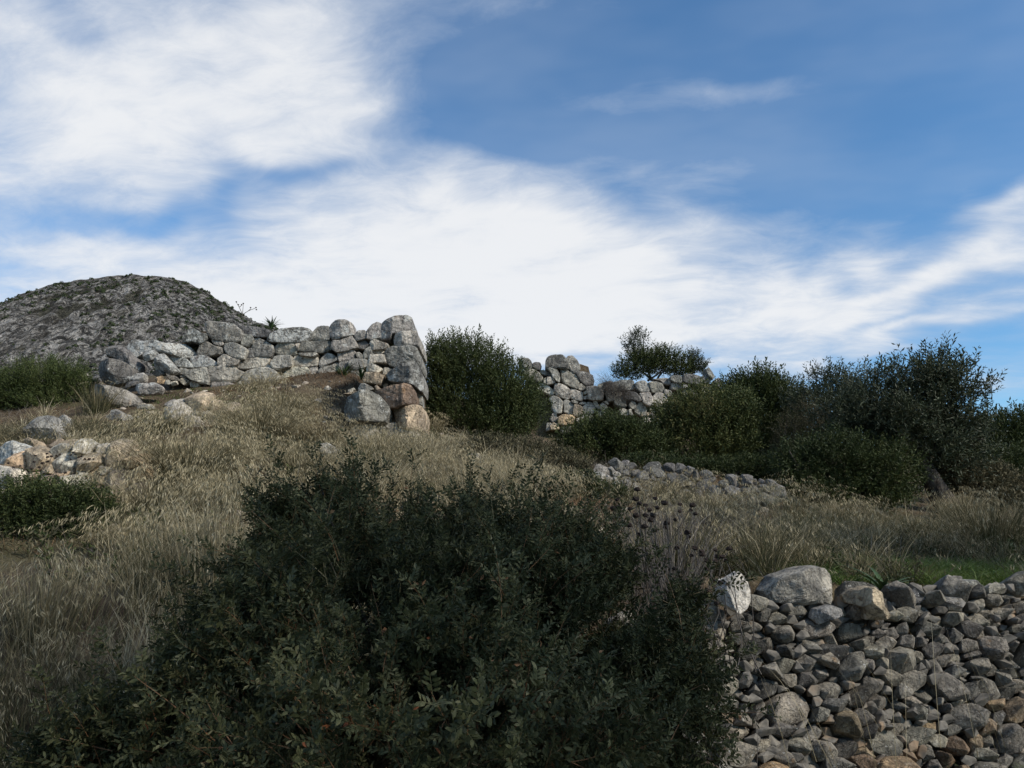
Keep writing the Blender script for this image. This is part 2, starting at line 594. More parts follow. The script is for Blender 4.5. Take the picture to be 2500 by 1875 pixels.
def wall_y(x, z=0.0):
    return WY0 + (np.asarray(x, float) - WX0) * WSL + BAT * np.asarray(z, float)


def height(x, y, detail=True):
    x = np.atleast_1d(np.asarray(x, float)).ravel()
    y = np.atleast_1d(np.asarray(y, float)).ravel()
    xc = np.clip(x, -24, 24)
    yc = np.clip(y, -4, 48)
    up = tps_eval(TPS, np.stack([xc, yc], 1))
    if detail:
        up = up + 0.10 * fbm2(x, y, 0.7, 3, 11) + 0.05 * fbm2(x, y, 2.3, 3, 12)
    low = 0.02 + 0.03 * fbm2(x, y, 0.9, 3, 13)
    # retaining step on the right; a long ramp on the left where the wall has gone
    wl = sstep(1.1, 0.2, x)
    w = 0.25 + 4.2 * wl
    s = sstep(0, 1, (y - (wall_y(x) + 0.50 - 3.4 * wl)) / w)
    z = low + (up - low) * s
    # earth kept behind the far wall
    dy2 = y - 29.6
    s2 = sstep(0.0, 1.2, dy2) * sstep(-0.8, 1.0, x) * sstep(10.5, 8.5, x) * sstep(45, 36, y)
    z = z + s2 * 1.9
    # beyond the place: fall to a far plain
    far = np.maximum(np.hypot(np.maximum(np.abs(x) - 24, 0), np.maximum(np.maximum(y - 48, -4 - y), 0)), 0)
    k = sstep(0, 90, far)
    return z * (1 - k) + k * (-2.0)


def hit(px, py, y0=2.0, y1=60.0):
    """ground point seen at a pixel"""
    a, b = ray(px, py)
    Y = np.concatenate([np.arange(y0, 14, 0.04), np.arange(14, y1, 0.1)])
    zr = CAM_Z + float(b) * Y
    g = height(float(a) * Y, Y)
    i = np.argmax(g >= zr) if np.any(g >= zr) else len(Y) - 1
    return np.array([float(a) * Y[i], Y[i], g[i]])


def axis(lo, hi, step, ext, n):
    core = np.arange(lo, hi + 1e-6, step)
    g = np.geomspace(step * 1.5, ext, n)
    return np.concatenate([lo - g[::-1], core, hi + g])


gx = axis(-13, 13, 0.13, 2500, 40)
gy = axis(-1, 32, 0.15, 3000, 40)
GX, GY = np.meshgrid(gx, gy)
GZ = height(GX.ravel(), GY.ravel()).reshape(GX.shape)
nx, ny = len(gx), len(gy)
idx = np.arange(nx * ny).reshape(ny, nx)
quads = np.stack([idx[:-1, :-1].ravel(), idx[:-1, 1:].ravel(), idx[1:, 1:].ravel(), idx[1:, :-1].ravel()], 1)
ground = mesh_obj('ground', np.stack([GX.ravel(), GY.ravel(), GZ.ravel()], 1), quads, M_GROUND)
tag(ground, 'brown earth hillside with dry litter rising to the walls', kind='structure')

# ------------------------------------------------------------------ mountain
PROF = np.array([(-900, 990), (-600, 900), (-300, 815), (-100, 765), (0, 735), (50, 712), (120, 688), (200, 674), (260, 667), (330, 664), (400, 668), (450, 678),
                 (500, 702), (560, 740), (620, 774), (700, 802), (800, 840), (950, 900), (1150, 985)], float)
MY = 350.0
_ma, _mb = ray(PROF[:, 0], PROF[:, 1])
mx_, mz_ = _ma * MY, CAM_Z + _mb * MY


def mountain_z(x, y, parts=False):
    # the crest runs across the view, sweeping back a little to the left
    xr = x * (MY / np.maximum(y, 180)) ** 0.55
    zr = np.interp(xr, mx_, mz_)
    s = (y - 185.0) / (MY - 185.0)
    front = np.clip(s, 0, 1) ** 0.9
    back = 1 - 0.35 * np.clip((y - MY) / 110.0, 0, 1.5) ** 1.5
    z = zr * front * back
    P = np.stack([x * 0.022, y * 0.022, z * 0.01], 1)
    z = z + 7.0 * (ridged(P, 4, 31) - 0.55) * np.clip(s * 1.6, 0.1, 1) * sstep(1.0, 0.8, s)
    P2 = np.stack([x * 0.085 + 0.03 * y, y * 0.04 - 0.02 * x, z * 0.03], 1)
    z = z + 6.0 * (ridged(P2, 4, 47) - 0.5) * (0.30 + 0.70 * sstep(1.0, 0.75, s))
    P3 = np.stack([x * 0.22, y * 0.13, z * 0.2], 1)
    z = z + 1.5 * fbm(P3, 3, 53) * (0.35 + 0.65 * sstep(1.0, 0.8, s))
    return (z, ridged(P, 4, 31), ridged(P2, 4, 47)) if parts else z


mxs = np.arange(-310, -40, 0.7)
mys = np.concatenate([np.arange(186, 356, 0.8), np.arange(356, 470, 4.0)])
MX, MYG = np.meshgrid(mxs, mys)
MZ, mr1, mr2 = mountain_z(MX.ravel(), MYG.ravel(), True)
idx = np.arange(MX.size).reshape(MX.shape)
quads = np.stack([idx[:-1, :-1].ravel(), idx[:-1, 1:].ravel(), idx[1:, 1:].ravel(), idx[1:, :-1].ravel()], 1)
mtint = 0.35 * mr1 + 0.65 * mr2 + 0.10 * fbm2(MX.ravel(), MYG.ravel(), 0.02, 3, 77)
mountain = mesh_obj('mountain', np.stack([MX.ravel(), MYG.ravel(), MZ - 2.0], 1), quads, M_MOUNTAIN, smooth=True, tint=mtint)
tag(mountain, 'bare rocky limestone hill dotted with scrub behind the walls', kind='structure')


# ------------------------------------------------------------------ generic instancing of small templates into one mesh
def rot_from(dirs, roll):
    """rotation matrices taking +Z to dirs with a roll about it"""
    d = dirs / np.linalg.norm(dirs, axis=1, keepdims=True)
    ref = np.where(np.abs(d[:, 2:3]) > 0.9, np.array([[1.0, 0, 0]]), np.array([[0, 0, 1.0]]))
    x = np.cross(ref, d)
    x /= np.linalg.norm(x, axis=1, keepdims=True)
    y = np.cross(d, x)
    c, s = np.cos(roll)[:, None], np.sin(roll)[:, None]
    xr, yr = x * c + y * s, -x * s + y * c
    return np.stack([xr, yr, d], 2)


def stamp(templates, pos, dirs, roll, scale, which, tint_shift=None):
    """templates: list of (verts, tris, tint). Returns merged verts, tris, tint"""
    V, T, A = [], [], []
    base = 0
    Rm = rot_from(dirs, roll)
    for k, (tv, tt, ta) in enumerate(templates):
        sel = np.where(which == k)[0]
        if len(sel) == 0:
            continue
        v = np.einsum('nij,mj->nmi', Rm[sel], tv) * scale[sel][:, None, None] + pos[sel][:, None, :]
        n, m = len(sel), len(tv)
        f = tt[None] + (np.arange(n) * m)[:, None, None] + base
        a = np.broadcast_to(ta[None], (n, m))
        if tint_shift is not None:
            a = a + tint_shift[sel][:, None]
        V.append(v.reshape(-1, 3))
        T.append(f.reshape(-1, 3))
        A.append(np.clip(a, 0, 1).reshape(-1))
        base += n * m
    return np.concatenate(V), np.concatenate(T), np.concatenate(A)


def blob_template(seed, n_leaf=26):
    """small rounded clump of leafy facets, unit size"""
    r = np.random.default_rng(seed)
    V, T, A = [], [], []
    for i in range(n_leaf):
        d = r.normal(size=3)
        d[2] = abs(d[2]) * 0.9
        d /= np.linalg.norm(d)
        p = d * r.uniform(0.55, 1.0)
        t1 = np.cross(d, r.normal(size=3))
        t1 /= np.linalg.norm(t1)
        t2 = np.cross(d, t1)
        s = r.uniform(0.28, 0.5)
        b = len(V)
        V += [p + t1 * s, p - t1 * s * 0.6 + t2 * s * 0.8, p - t1 * s * 0.5 - t2 * s * 0.8 + d * 0.15]
        T.append((b, b + 1, b + 2))
        A += [r.uniform(0, 1)] * 3
    return np.array(V), np.array(T), np.array(A)


# scrub on the mountain: more than anyone could count
nS = 2000
sx = RNG.uniform(-300, -60, nS * 3)
sy = RNG.uniform(195, 352, nS * 3)
keep = (fbm2(sx, sy, 0.025, 3, 5) + 0.35 * fbm2(sx, sy, 0.12, 2, 6) + 0.35 * sstep(290, 350, sy) + 0.5 * sstep(-190, -120, sx) - 0.3) > RNG.uniform(-0.4, 0.4, nS * 3)
sx, sy = sx[keep][:nS], sy[keep][:nS]
sz = mountain_z(sx, sy) - 2.0
blobs = [blob_template(100 + i) for i in range(4)]
n = len(sx)
v, f, a = stamp(blobs, np.stack([sx, sy, sz], 1), np.tile([[0, 0, 1.0]], (n, 1)), RNG.uniform(0, 6.28, n), RNG.uniform(0.4, 1.25, n), RNG.integers(0, 4, n), RNG.uniform(-1.0, -0.6, n))
scrub = mesh_obj('mountain_scrub', v, f, M_OLIVEGREEN, smooth=False, tint=a)
tag(scrub, 'low dark scrub scattered over the rocky hill', 'scrub', kind='stuff')

# ------------------------------------------------------------------ stones
TINTS = {'grey': (0.335, 0.322, 0.295), 'dark': (0.19, 0.185, 0.176), 'pale': (0.58, 0.54, 0.46), 'tan': (0.49, 0.40, 0.295),
         'orange': (0.57, 0.43, 0.28), 'white': (0.62, 0.60, 0.545), 'mid': (0.44, 0.415, 0.365), 'brown': (0.30, 0.225, 0.165)}


def tint_obj(o, tint, lichen=0.2):
    t = TINTS[tint] if isinstance(tint, str) else tint
    j = 1 + random.uniform(-0.13, 0.13)
    o.color = (t[0] * j * random.uniform(0.97, 1.03), t[1] * j, t[2] * j * random.uniform(0.96, 1.04), lichen)


def poly_resample(P, n, cut=0.18):
    P = np.asarray(P, float)
    area = 0.5 * np.sum(P[:, 0] * np.roll(P[:, 1], -1) - np.roll(P[:, 0], -1) * P[:, 1])
    if area < 0:
        P = P[::-1]
    Q = []
    for i in range(len(P)):
        a, b = P[i], P[(i + 1) % len(P)]
        Q += [a + (b - a) * cut, a + (b - a) * (1 - cut)]
    Q = np.array(Q)
    seg = np.linalg.norm(np.roll(Q, -1, 0) - Q, axis=1)
    cum = np.concatenate([[0], np.cumsum(seg)])
    t = np.linspace(0, cum[-1], n, endpoint=False)
    QQ = np.vstack([Q, Q[:1]])
    out = np.stack([np.interp(t, cum, QQ[:, 0]), np.interp(t, cum, QQ[:, 1])], 1)
    return out, abs(area)


_seed = [1000]


def block(name, parent, uv, Y, thick, tint='grey', lichen=0.25, bulge=0.13, ridge=None, back_round=False, N=40, rough=1.0, mat=None, grow=1.03, shear=0.0, cut=0.07, facet=1.0):
    """a rough stone: front outline uv (world x, z) at distance Y, thickness away from the viewer.
    ridge = (x, amount): an arris standing towards the viewer at that x"""
    _seed[0] += 1
    r = np.random.default_rng(_seed[0])
    P, area = poly_resample(uv, N, cut)
    size = math.sqrt(max(area, 1e-5))
    x, z = P[:, 0], P[:, 1]
    xn, zn = np.roll(x, -1), np.roll(z, -1)
    cr = x * zn - xn * z
    A = cr.sum() / 2
    c = np.array([((x + xn) * cr).sum() / (6 * A), ((z + zn) * cr).sum() / (6 * A)])
    D = (P - c) * grow
    b = bulge * size
    if back_round:
        L = [(0.22, -1.0, 1), (0.45, -0.98, 1), (0.66, -0.90, 1), (0.83, -0.72, 1), (0.94, -0.40, 1), (1.0, 0.05, .6), (1.0, 0.45, 0), (0.92, 0.8, 0), (0.7, 1.1, 0), (0.35, 1.25, 0)]
        L = [(s, (o * b if o < 0 else o * thick), f) for s, o, f in L]
    else:
        L = [(0.2, -1.0, 1), (0.42, -1.0, 1), (0.64, -1.0, 1), (0.83, -0.97, 1), (0.935, -0.84, 1), (0.985, -0.50, .95), (1.0, 0.15, .5)]
        L = [(s, o * b, f) for s, o, f in L] + [(0.995, thick * 0.45, 0), (0.95, thick * 0.9, 0), (0.6, thick, 0)]
    L2 = [L[0]]
    for q0, q1 in zip(L[:-1], L[1:]):
        L2 += [tuple(0.5 * (a_ + b_) for a_, b_ in zip(q0, q1)), q1]
    L = L2
    tu, tv = r.uniform(-0.14, 0.14), r.uniform(-0.16, 0.10)
    rings = []
    for s, o, f in L:
        q = D * s
        yo = np.full(N, o) + f * (tu * q[:, 0] + tv * q[:, 1])
        if ridge is not None:
            xr, am = ridge
            w = np.where(q[:, 0] + c[0] < xr, max(xr - (x.min()), 1e-3), max(x.max() - xr, 1e-3))
            yo = yo - f * am * np.clip(1 - np.abs(q[:, 0] + c[0] - xr) / w, 0, 1)
        rings.append(np.stack([q[:, 0] + shear * (yo if o > 0 else 0 * yo), yo, q[:, 1]], 1))
    V = np.concatenate(rings + [np.array([[0, rings[0][:, 1].mean() - 0.01 * b, 0]]), np.array([[shear * L[-1][1], L[-1][1] * 1.02, 0]])])
    nr = len(L)
    faces = []
    for k in range(nr - 1):
        for i in range(N):
            j = (i + 1) % N
            faces.append((k * N + i, k * N + j, (k + 1) * N + j, (k + 1) * N + i))
    for i in range(N):
        j = (i + 1) % N
        faces.append((nr * N, j, i))
        faces.append((nr * N + 1, (nr - 1) * N + i, (nr - 1) * N + j))
    # weathered relief
    # chiselled facets
    for k in range(9 if facet > 1.0 else 5):
        th, ph_ = r.uniform(0, 6.28), r.uniform(0.25, 1.0)
        nn = np.array([math.sin(ph_) * math.cos(th), -math.cos(ph_), math.sin(ph_) * math.sin(th)])
        pr = V @ nn
        lim = pr.max() - r.uniform(0.05, 0.15) * size * rough * facet
        V = V - nn * (np.maximum(pr - lim, 0) * 0.92)[:, None]
    cen = np.array([0, thick * 0.35, 0])
    d = V - cen
    d /= np.linalg.norm(d, axis=1, keepdims=True) + 1e-9
    off = r.uniform(0, 50, 3)
    q = V / size
    disp = 0.035 * fbm(q * 1.6 + off, 3, 3) + 0.030 * (ridged(q * 4.2 + off, 2, 8) - 0.6) + 0.022 * fbm(q * 11 + off, 2, 5)
    V = V + d * (disp * size * rough)[:, None]
    mesh_faces = [tuple(fc[::-1]) for fc in faces]
    loc = (c[0], Y, c[1])
    o = mesh_obj(name, V, mesh_faces, mat or STONE, parent, False, None, loc)
    tint_obj(o, tint, lichen)
    return o


def px_poly(pts, win, Y):
    """crop-window points -> world (x, z) at distance Y"""
    ox, oy, s = win
    P = np.array(pts, float)
    a, b = ray(ox + P[:, 0] / s, oy + P[:, 1] / s)
    return np.stack([a * Y, CAM_Z + b * Y], 1)


WA, WB = (400, 760, 6.9125), (640, 760, 6.9125)
WC, WD = (820, 760, 9.217), (820, 900, 9.217)
WE, WF, WG = (1260, 840, 8.508), (1500, 840, 6.9125), (200, 800, 6.9125)
W1, W5, W6, W7, W2 = (0, 650, 3.0157), (1650, 1330, 2.602), (0, 1100, 2.141), (600, 1080, 2.086), (450, 730, 3.403)


def core(name, parent, pts, Y0, Y1, mat):
    """packed earth and rubble inside a wall"""
    a, b = ray(np.array([p[0] for p in pts]), np.array([p[1] for p in pts]))
    n = len(pts)
    Yr = [Y0, Y0 + (Y1 - Y0) * 0.5, Y1]
    V = np.concatenate([np.stack([a * Y0, np.full(n, Y), CAM_Z + b * Y0 * (1 - 0.02 * k)], 1) for k, Y in enumerate(Yr)])
    V = V + 0.05 * np.stack([fbm(V * 2.1, 3, s) for s in (1, 2, 3)], 1)
    F = [tuple(range(n))[::-1]] + [tuple(2 * n + i for i in range(n))]
    for k in range(2):
        for i in range(n):
            j = (i + 1) % n
            F.append((k * n + i, k * n + j, (k + 1) * n + j, (k + 1) * n + i))
    pl = np.array(parent.location)
    o = mesh_obj(name, V - pl, F, mat, parent, False)
    return o


# --- main wall below the hill
YW = 18.0
main_wall = thing('cyclopean_wall', 'long grey wall of large polygonal boulders on the slope below the rocky hill', 'stone wall', at(600, 945, YW))
MAIN = [
    (WA, 'grey', .35, [(770, 180), (1000, 205), (1180, 235), (1300, 330), (1320, 380), (1290, 480), (1200, 515), (1000, 500), (850, 465), (790, 440), (735, 340), (725, 220)]),
    (WA, 'dark', .7, [(330, 430), (430, 310), (520, 300), (600, 360), (720, 380), (720, 470), (600, 540), (480, 500), (330, 520)]),
    (WA, 'mid', .2, [(800, 480), (850, 470), (1000, 520), (1005, 560), (960, 585), (850, 550)]),
    (WA, 'mid', .1, [(650, 515), (760, 530), (830, 580), (980, 620), (995, 700), (960, 730), (850, 735), (760, 750), (580, 735), (560, 690), (610, 580)]),
    (WA, 'mid', .25, [(1020, 530), (1190, 530), (1300, 580), (1400, 640), (1405, 690), (1350, 800), (1300, 810), (1150, 770), (1050, 700), (1010, 610)]),
    (WA, 'grey', .1, [(1350, 385), (1480, 400), (1515, 470), (1480, 540), (1420, 595), (1310, 570), (1305, 470)]),
    (WA, 'grey', .2, [(1520, 470), (1590, 450), (1720, 510), (1850, 590), (1850, 680), (1800, 770), (1700, 770), (1530, 760), (1480, 650), (1480, 590)]),
    (WA, 'dark', .2, [(1250, 235), (1500, 250), (1750, 310), (1830, 380), (1790, 440), (1680, 440), (1520, 430), (1380, 380), (1310, 310)]),
    (WA, 'grey', .1, [(1420, 640), (1480, 620), (1530, 740), (1520, 780), (1400, 790), (1400, 700)]),
    (WA, 'pale', .05, [(910, 800), (1000, 730), (1060, 740), (1150, 790), (1280, 830), (1240, 890), (1180, 915), (940, 945), (910, 880)]),
    (WA, 'pale', .05, [(1300, 825), (1450, 800), (1600, 790), (1770, 780), (1790, 840), (1700, 930), (1550, 960), (1330, 970), (1220, 945), (1290, 880)]),
    (WA, 'white', .05, [(1700, 930), (1760, 885), (1810, 955), (1730, 955)]),
    (WA, 'pale', .05, [(760, 1000), (880, 950), (1180, 930), (1240, 990), (1345, 1030), (1335, 1100), (1260, 1160), (1200, 1190), (980, 1185), (800, 1180), (765, 1090)]),
    (WA, 'pale', .05, [(1360, 1050), (1450, 990), (1600, 960), (1720, 950), (1850, 1000), (1940, 1090), (1930, 1160), (1700, 1230), (1340, 1260), (1340, 1130)]),
    (WA, 'mid', .05, [(240, 1010), (300, 955), (440, 985), (580, 975), (700, 940), (730, 960), (760, 1150), (740, 1230), (620, 1220), (450, 1150), (330, 1070), (240, 1050)]),
    (WA, 'pale', .0, [(440, 1180), (600, 1160), (610, 1250), (560, 1280), (450, 1280)]),
    (WA, 'pale', .1, [(290, 1135), (340, 1125), (420, 1165), (390, 1220), (340, 1245), (285, 1200)]),
    (WA, 'mid', .1, [(270, 1090), (320, 1075), (370, 1100), (360, 1120), (290, 1115)]),
    (WA, 'mid', .1, [(20, 1060), (120, 1060), (220, 1110), (275, 1170), (230, 1180), (100, 1150), (40, 1100)]),
    (WA, 'grey', 1.0, [(460, 790), (600, 750), (720, 750), (820, 820), (905, 880), (880, 915), (700, 935), (500, 940), (470, 870)]),
    (WA, 'grey', 1.0, [(150, 735), (260, 730), (370, 800), (470, 890), (470, 940), (350, 940), (220, 930), (180, 860), (80, 770)]),
    (WA, 'pale', .1, [(740, 945), (800, 920), (850, 940), (780, 970)]),
    (WA, 'pale', .0, [(1250, 1200), (1330, 1150), (1330, 1250), (1240, 1260)]),
    (WA, 'pale', .0, [(800, 1200), (1080, 1200), (1220, 1240), (1150, 1290), (800, 1285)]),
    (WB, 'dark', .95, [(110, 490), (180, 390), (320, 300), (450, 280), (650, 270), (770, 290), (825, 350), (830, 430), (790, 480), (600, 520), (330, 525), (160, 515)]),
    (WB, 'grey', .4, [(830, 440), (850, 360), (930, 270), (1000, 255), (1120, 260), (1130, 330), (1140, 470), (1080, 490), (850, 485)]),
    (WB, 'grey', .5, [(1130, 290), (1170, 220), (1250, 165), (1400, 165), (1510, 210), (1530, 300), (1550, 400), (1480, 425), (1300, 470), (1180, 470), (1140, 400)]),
    (WB, 'grey', .2, [(1560, 400), (1620, 330), (1720, 320), (1780, 360), (1760, 450), (1620, 490), (1570, 470)]),
    (WB, 'grey', .5, [(1770, 340), (1850, 230), (1940, 185), (2030, 220), (2010, 330), (1990, 430), (1850, 480), (1770, 460)]),
    (WB, 'mid', .1, [(230, 600), (300, 540), (430, 530), (530, 540), (580, 640), (575, 720), (480, 735), (300, 745), (220, 700)]),
    (WB, 'pale', .1, [(560, 550), (630, 535), (600, 620), (585, 620)]),
    (WB, 'grey', .15, [(610, 620), (680, 520), (800, 515), (1000, 515), (1100, 495), (1160, 540), (1180, 590), (1130, 650), (1000, 700), (900, 690), (700, 680), (610, 670)]),
    (WB, 'grey', .2, [(1190, 500), (1320, 490), (1420, 450), (1510, 420), (1560, 490), (1600, 600), (1550, 620), (1380, 680), (1270, 690), (1190, 640), (1180, 580)]),
    (WB, 'mid', .15, [(1285, 690), (1420, 650), (1540, 640), (1570, 700), (1550, 780), (1450, 820), (1300, 850), (1280, 760)]),
    (WB, 'mid', .1, [(950, 890), (1000, 790), (1100, 710), (1180, 730), (1270, 790), (1260, 830), (1120, 890), (980, 935)]),
    (WB, 'pale', .05, [(510, 880), (560, 745), (700, 760), (850, 770), (920, 770), (945, 840), (920, 920), (780, 940), (510, 930)]),
    (WB, 'pale', .05, [(140, 890), (220, 770), (300, 750), (470, 750), (480, 810), (495, 900), (470, 930), (330, 960), (260, 980), (180, 960)]),
    (WB, 'pale', .05, [(330, 1100), (430, 990), (520, 945), (750, 955), (800, 1010), (805, 1090), (600, 1150), (520, 1190), (340, 1190)]),
    (WB, 'mid', .05, [(800, 960), (930, 935), (935, 1080), (880, 1110), (810, 1110)]),
    (WB, 'mid', .1, [(960, 1000), (1000, 950), (1150, 920), (1280, 860), (1300, 950), (1220, 1080), (1000, 1110), (950, 1090)]),
    (WB, 'grey', .1, [(1460, 850), (1530, 810), (1700, 800), (1780, 830), (1760, 920), (1600, 980), (1480, 960)]),
    (WB, 'mid', .1, [(1580, 700), (1640, 690), (1700, 740), (1690, 790), (1590, 770)]),
    (WB, 'mid', .1, [(1700, 740), (1740, 640), (1820, 600), (1850, 680), (1800, 760), (1720, 800)]),
    (WB, 'mid', .1, [(620, 700), (900, 700), (940, 730), (850, 770), (640, 740)]),
    (WB, 'grey', .1, [(1500, 1000), (1640, 960), (1720, 1000), (1680, 1090), (1540, 1100)]),
    (WB, 'dark', .2, [(1580, 520), (1740, 500), (1800, 560), (1720, 640), (1600, 620)]),
    (WB, 'grey', .1, [(1300, 870), (1440, 840), (1480, 980), (1420, 1100), (1290, 1080)]),
]
for i, (win, tint, lich, pts) in enumerate(MAIN):
    Yb = YW + random.uniform(-0.05, 0.10)
    rdg = None
    uv = px_poly(pts, win, Yb)
    if win is WB and pts[0] == (1130, 290):
        rdg = (at(640 + 1330 / 6.9125, 850, Yb)[0], 0.10)
    block('stone', main_wall, uv, Yb, random.uniform(0.6, 0.95), tint, lich, random.uniform(0.07, 0.12), rdg, N=46, cut=0.06, facet=0.35, grow=1.085)
M_EARTH = M_GROUND
core('rubble_core', main_wall, [(412, 948), (420, 860), (470, 815), (540, 805), (700, 815), (800, 818), (860, 825), (930, 830), (935, 925), (800, 940), (640, 955), (500, 962)], YW + 0.42, YW + 1.7, M_EARTH)

# --- tower-like end of the wall
YT = 15.0
tower = thing('wall_corner_tower', 'tall ragged end of the cyclopean wall, stacked blocks beside the big dark bush', 'stone tower', at(940, 1070, YT))
TOW = [
    # window, tint, lichen, extra distance, ridge (window x, amount), points
    (WC, 'grey', .6, .25, (1290, .12), [(1030, 430), (1060, 270), (1180, 200), (1400, 140), (1600, 110), (1690, 140), (1720, 260), (1735, 430), (1500, 490), (1290, 520), (1240, 640), (1040, 640)]),
    (WC, 'mid', .4, .15, (1480, .08), [(1300, 560), (1350, 480), (1560, 470), (1740, 450), (1800, 455), (1850, 540), (1880, 680), (1870, 810), (1700, 810), (1420, 810), (1310, 750)]),
    (WC, 'grey', .45, .0, (1700, .10), [(1090, 980), (1150, 870), (1280, 800), (1450, 815), (1700, 795), (1820, 845), (1880, 1000), (1890, 1150), (1850, 1230), (1780, 1160), (1560, 1250), (1370, 1290), (1200, 1210), (1130, 1120)]),
    (WD, 'grey', .5, -.15, (1720, .22), [(1140, 140), (1200, 80), (1400, 0), (1600, -80), (1760, -140), (1830, -90), (1900, 40), (1955, 210), (1965, 400), (1940, 530), (1860, 470), (1740, 385), (1500, 350), (1340, 320), (1200, 270)]),
    (WC, 'mid', .3, .0, (850, .05), [(760, 720), (800, 630), (860, 625), (1000, 680), (1170, 730), (1160, 790), (1080, 860), (900, 880), (820, 880)]),
    (WC, 'mid', .2, .05, None, [(810, 900), (920, 870), (1060, 870), (1090, 910), (1040, 950), (900, 960)]),
    (WC, 'mid', .3, -.05, None, [(720, 1130), (760, 960), (850, 970), (1080, 970), (1130, 1130), (1130, 1170), (950, 1160), (720, 1180)]),
    (WC, 'pale', .1, -.05, (880, .06), [(690, 1290), (730, 1190), (800, 1175), (900, 1210), (1040, 1280), (1040, 1320), (960, 1380), (800, 1370), (690, 1360)]),
    (WC, 'pale', .1, .0, None, [(1060, 1330), (1090, 1270), (1200, 1270), (1270, 1310), (1190, 1370), (1120, 1430), (1060, 1410)]),
    (WD, 'tan', .1, -.15, (900, .05), [(610, 250), (660, 80), (750, 90), (950, 95), (1090, 150), (1040, 260), (1000, 370), (850, 330), (610, 310)]),
    (WD, 'mid', .2, -.2, (700, .04), [(500, 430), (560, 340), (650, 335), (760, 390), (860, 450), (840, 470), (660, 520), (500, 510)]),
    (WD, 'pale', .1, -.25, None, [(270, 480), (400, 430), (430, 460), (360, 530), (290, 530)]),
    (WD, 'tan', .1, -.3, None, [(170, 570), (300, 550), (450, 510), (600, 530), (670, 580), (660, 620), (520, 620), (360, 580)]),
    (WD, 'brown', .15, -.3, (1600, .30), [(890, 540), (1000, 490), (1250, 430), (1550, 395), (1700, 400), (1780, 520), (1800, 700), (1760, 800), (1600, 850), (1400, 920), (1230, 920), (1180, 860), (1130, 740), (1000, 620)]),
    (WD, 'grey', .55, -.65, (690, .45), [(215, 900), (290, 700), (450, 635), (700, 580), (850, 570), (1000, 640), (1100, 760), (1165, 830), (1180, 1000), (1100, 1190), (900, 1230), (720, 1240), (440, 1225), (270, 1200), (220, 1050)]),
    (WD, 'grey', .6, .2, None, [(1790, 440), (1930, 520), (1950, 700), (1960, 850), (1850, 830), (1790, 700)]),
    (WD, 'tan', .1, -.25, (1680, .25), [(1290, 960), (1450, 920), (1800, 850), (1940, 860), (1980, 1060), (1960, 1250), (1990, 1390), (1850, 1420), (1500, 1380), (1400, 1310), (1340, 1100)]),
    (WD, 'mid', .2, -.6, (700, .1), [(220, 1530), (400, 1380), (530, 1270), (860, 1265), (910, 1350), (950, 1500), (930, 1640), (700, 1720), (300, 1700)]),
    (WD, 'mid', .5, -.3, None, [(900, 1330), (1100, 1250), (1350, 1210), (1400, 1330), (1390, 1480), (1200, 1640), (960, 1640), (930, 1450)]),
    (WD, 'pale', .1, -.35, None, [(1400, 1340), (1700, 1350), (1850, 1430), (1900, 1620), (1400, 1660), (1330, 1540)]),
    (WD, 'orange', .0, -.1, None, [(1190, 980), (1260, 940), (1270, 1030), (1190, 1050)]),
    (WD, 'white', .0, -.1, None, [(1200, 1090), (1250, 1065), (1270, 1100), (1230, 1130)]),
    (WD, 'tan', .0, -.2, None, [(870, 400), (910, 360), (1010, 450), (920, 490)]),
    (WD, 'tan', .0, -.05, None, [(1060, 390), (1120, 330), (1180, 350), (1150, 420), (1080, 430)]),
    (WD, 'tan', .0, -.05, None, [(1210, 370), (1340, 330), (1380, 370), (1330, 410), (1220, 410)]),
    (WD, 'pale', .0, -.05, None, [(1400, 370), (1470, 350), (1500, 390), (1400, 405)]),
    (WD, 'tan', .0, -.1, None, [(1190, 1140), (1290, 1120), (1340, 1190), (1250, 1230)]),
    (WD, 'mid', .1, -.1, None, [(860, 470), (960, 470), (900, 540), (850, 540)]),
]
for win, tint, lich, dy, rdg, pts in TOW:
    Yb = YT + dy
    uv = px_poly(pts, win, Yb)
    rr = None
    if rdg:
        rr = (at(win[0] + rdg[0] / win[2], 900, Yb)[0], rdg[1])
    big = np.ptp(uv[:, 0]) > 0.45
    block('stone', tower, uv, Yb, random.uniform(1.1, 1.6) if big else 0.35, tint, lich, 0.10 if rdg else 0.16, rr, N=50, cut=0.05, facet=0.55, grow=1.04)
core('rubble_core', tower, [(905, 1055), (905, 985), (900, 940), (912, 880), (930, 850), (950, 830), (985, 815), (1008, 835), (1012, 900), (1018, 960), (1020, 1060)], YT + 0.55, YT + 3.2, M_EARTH)

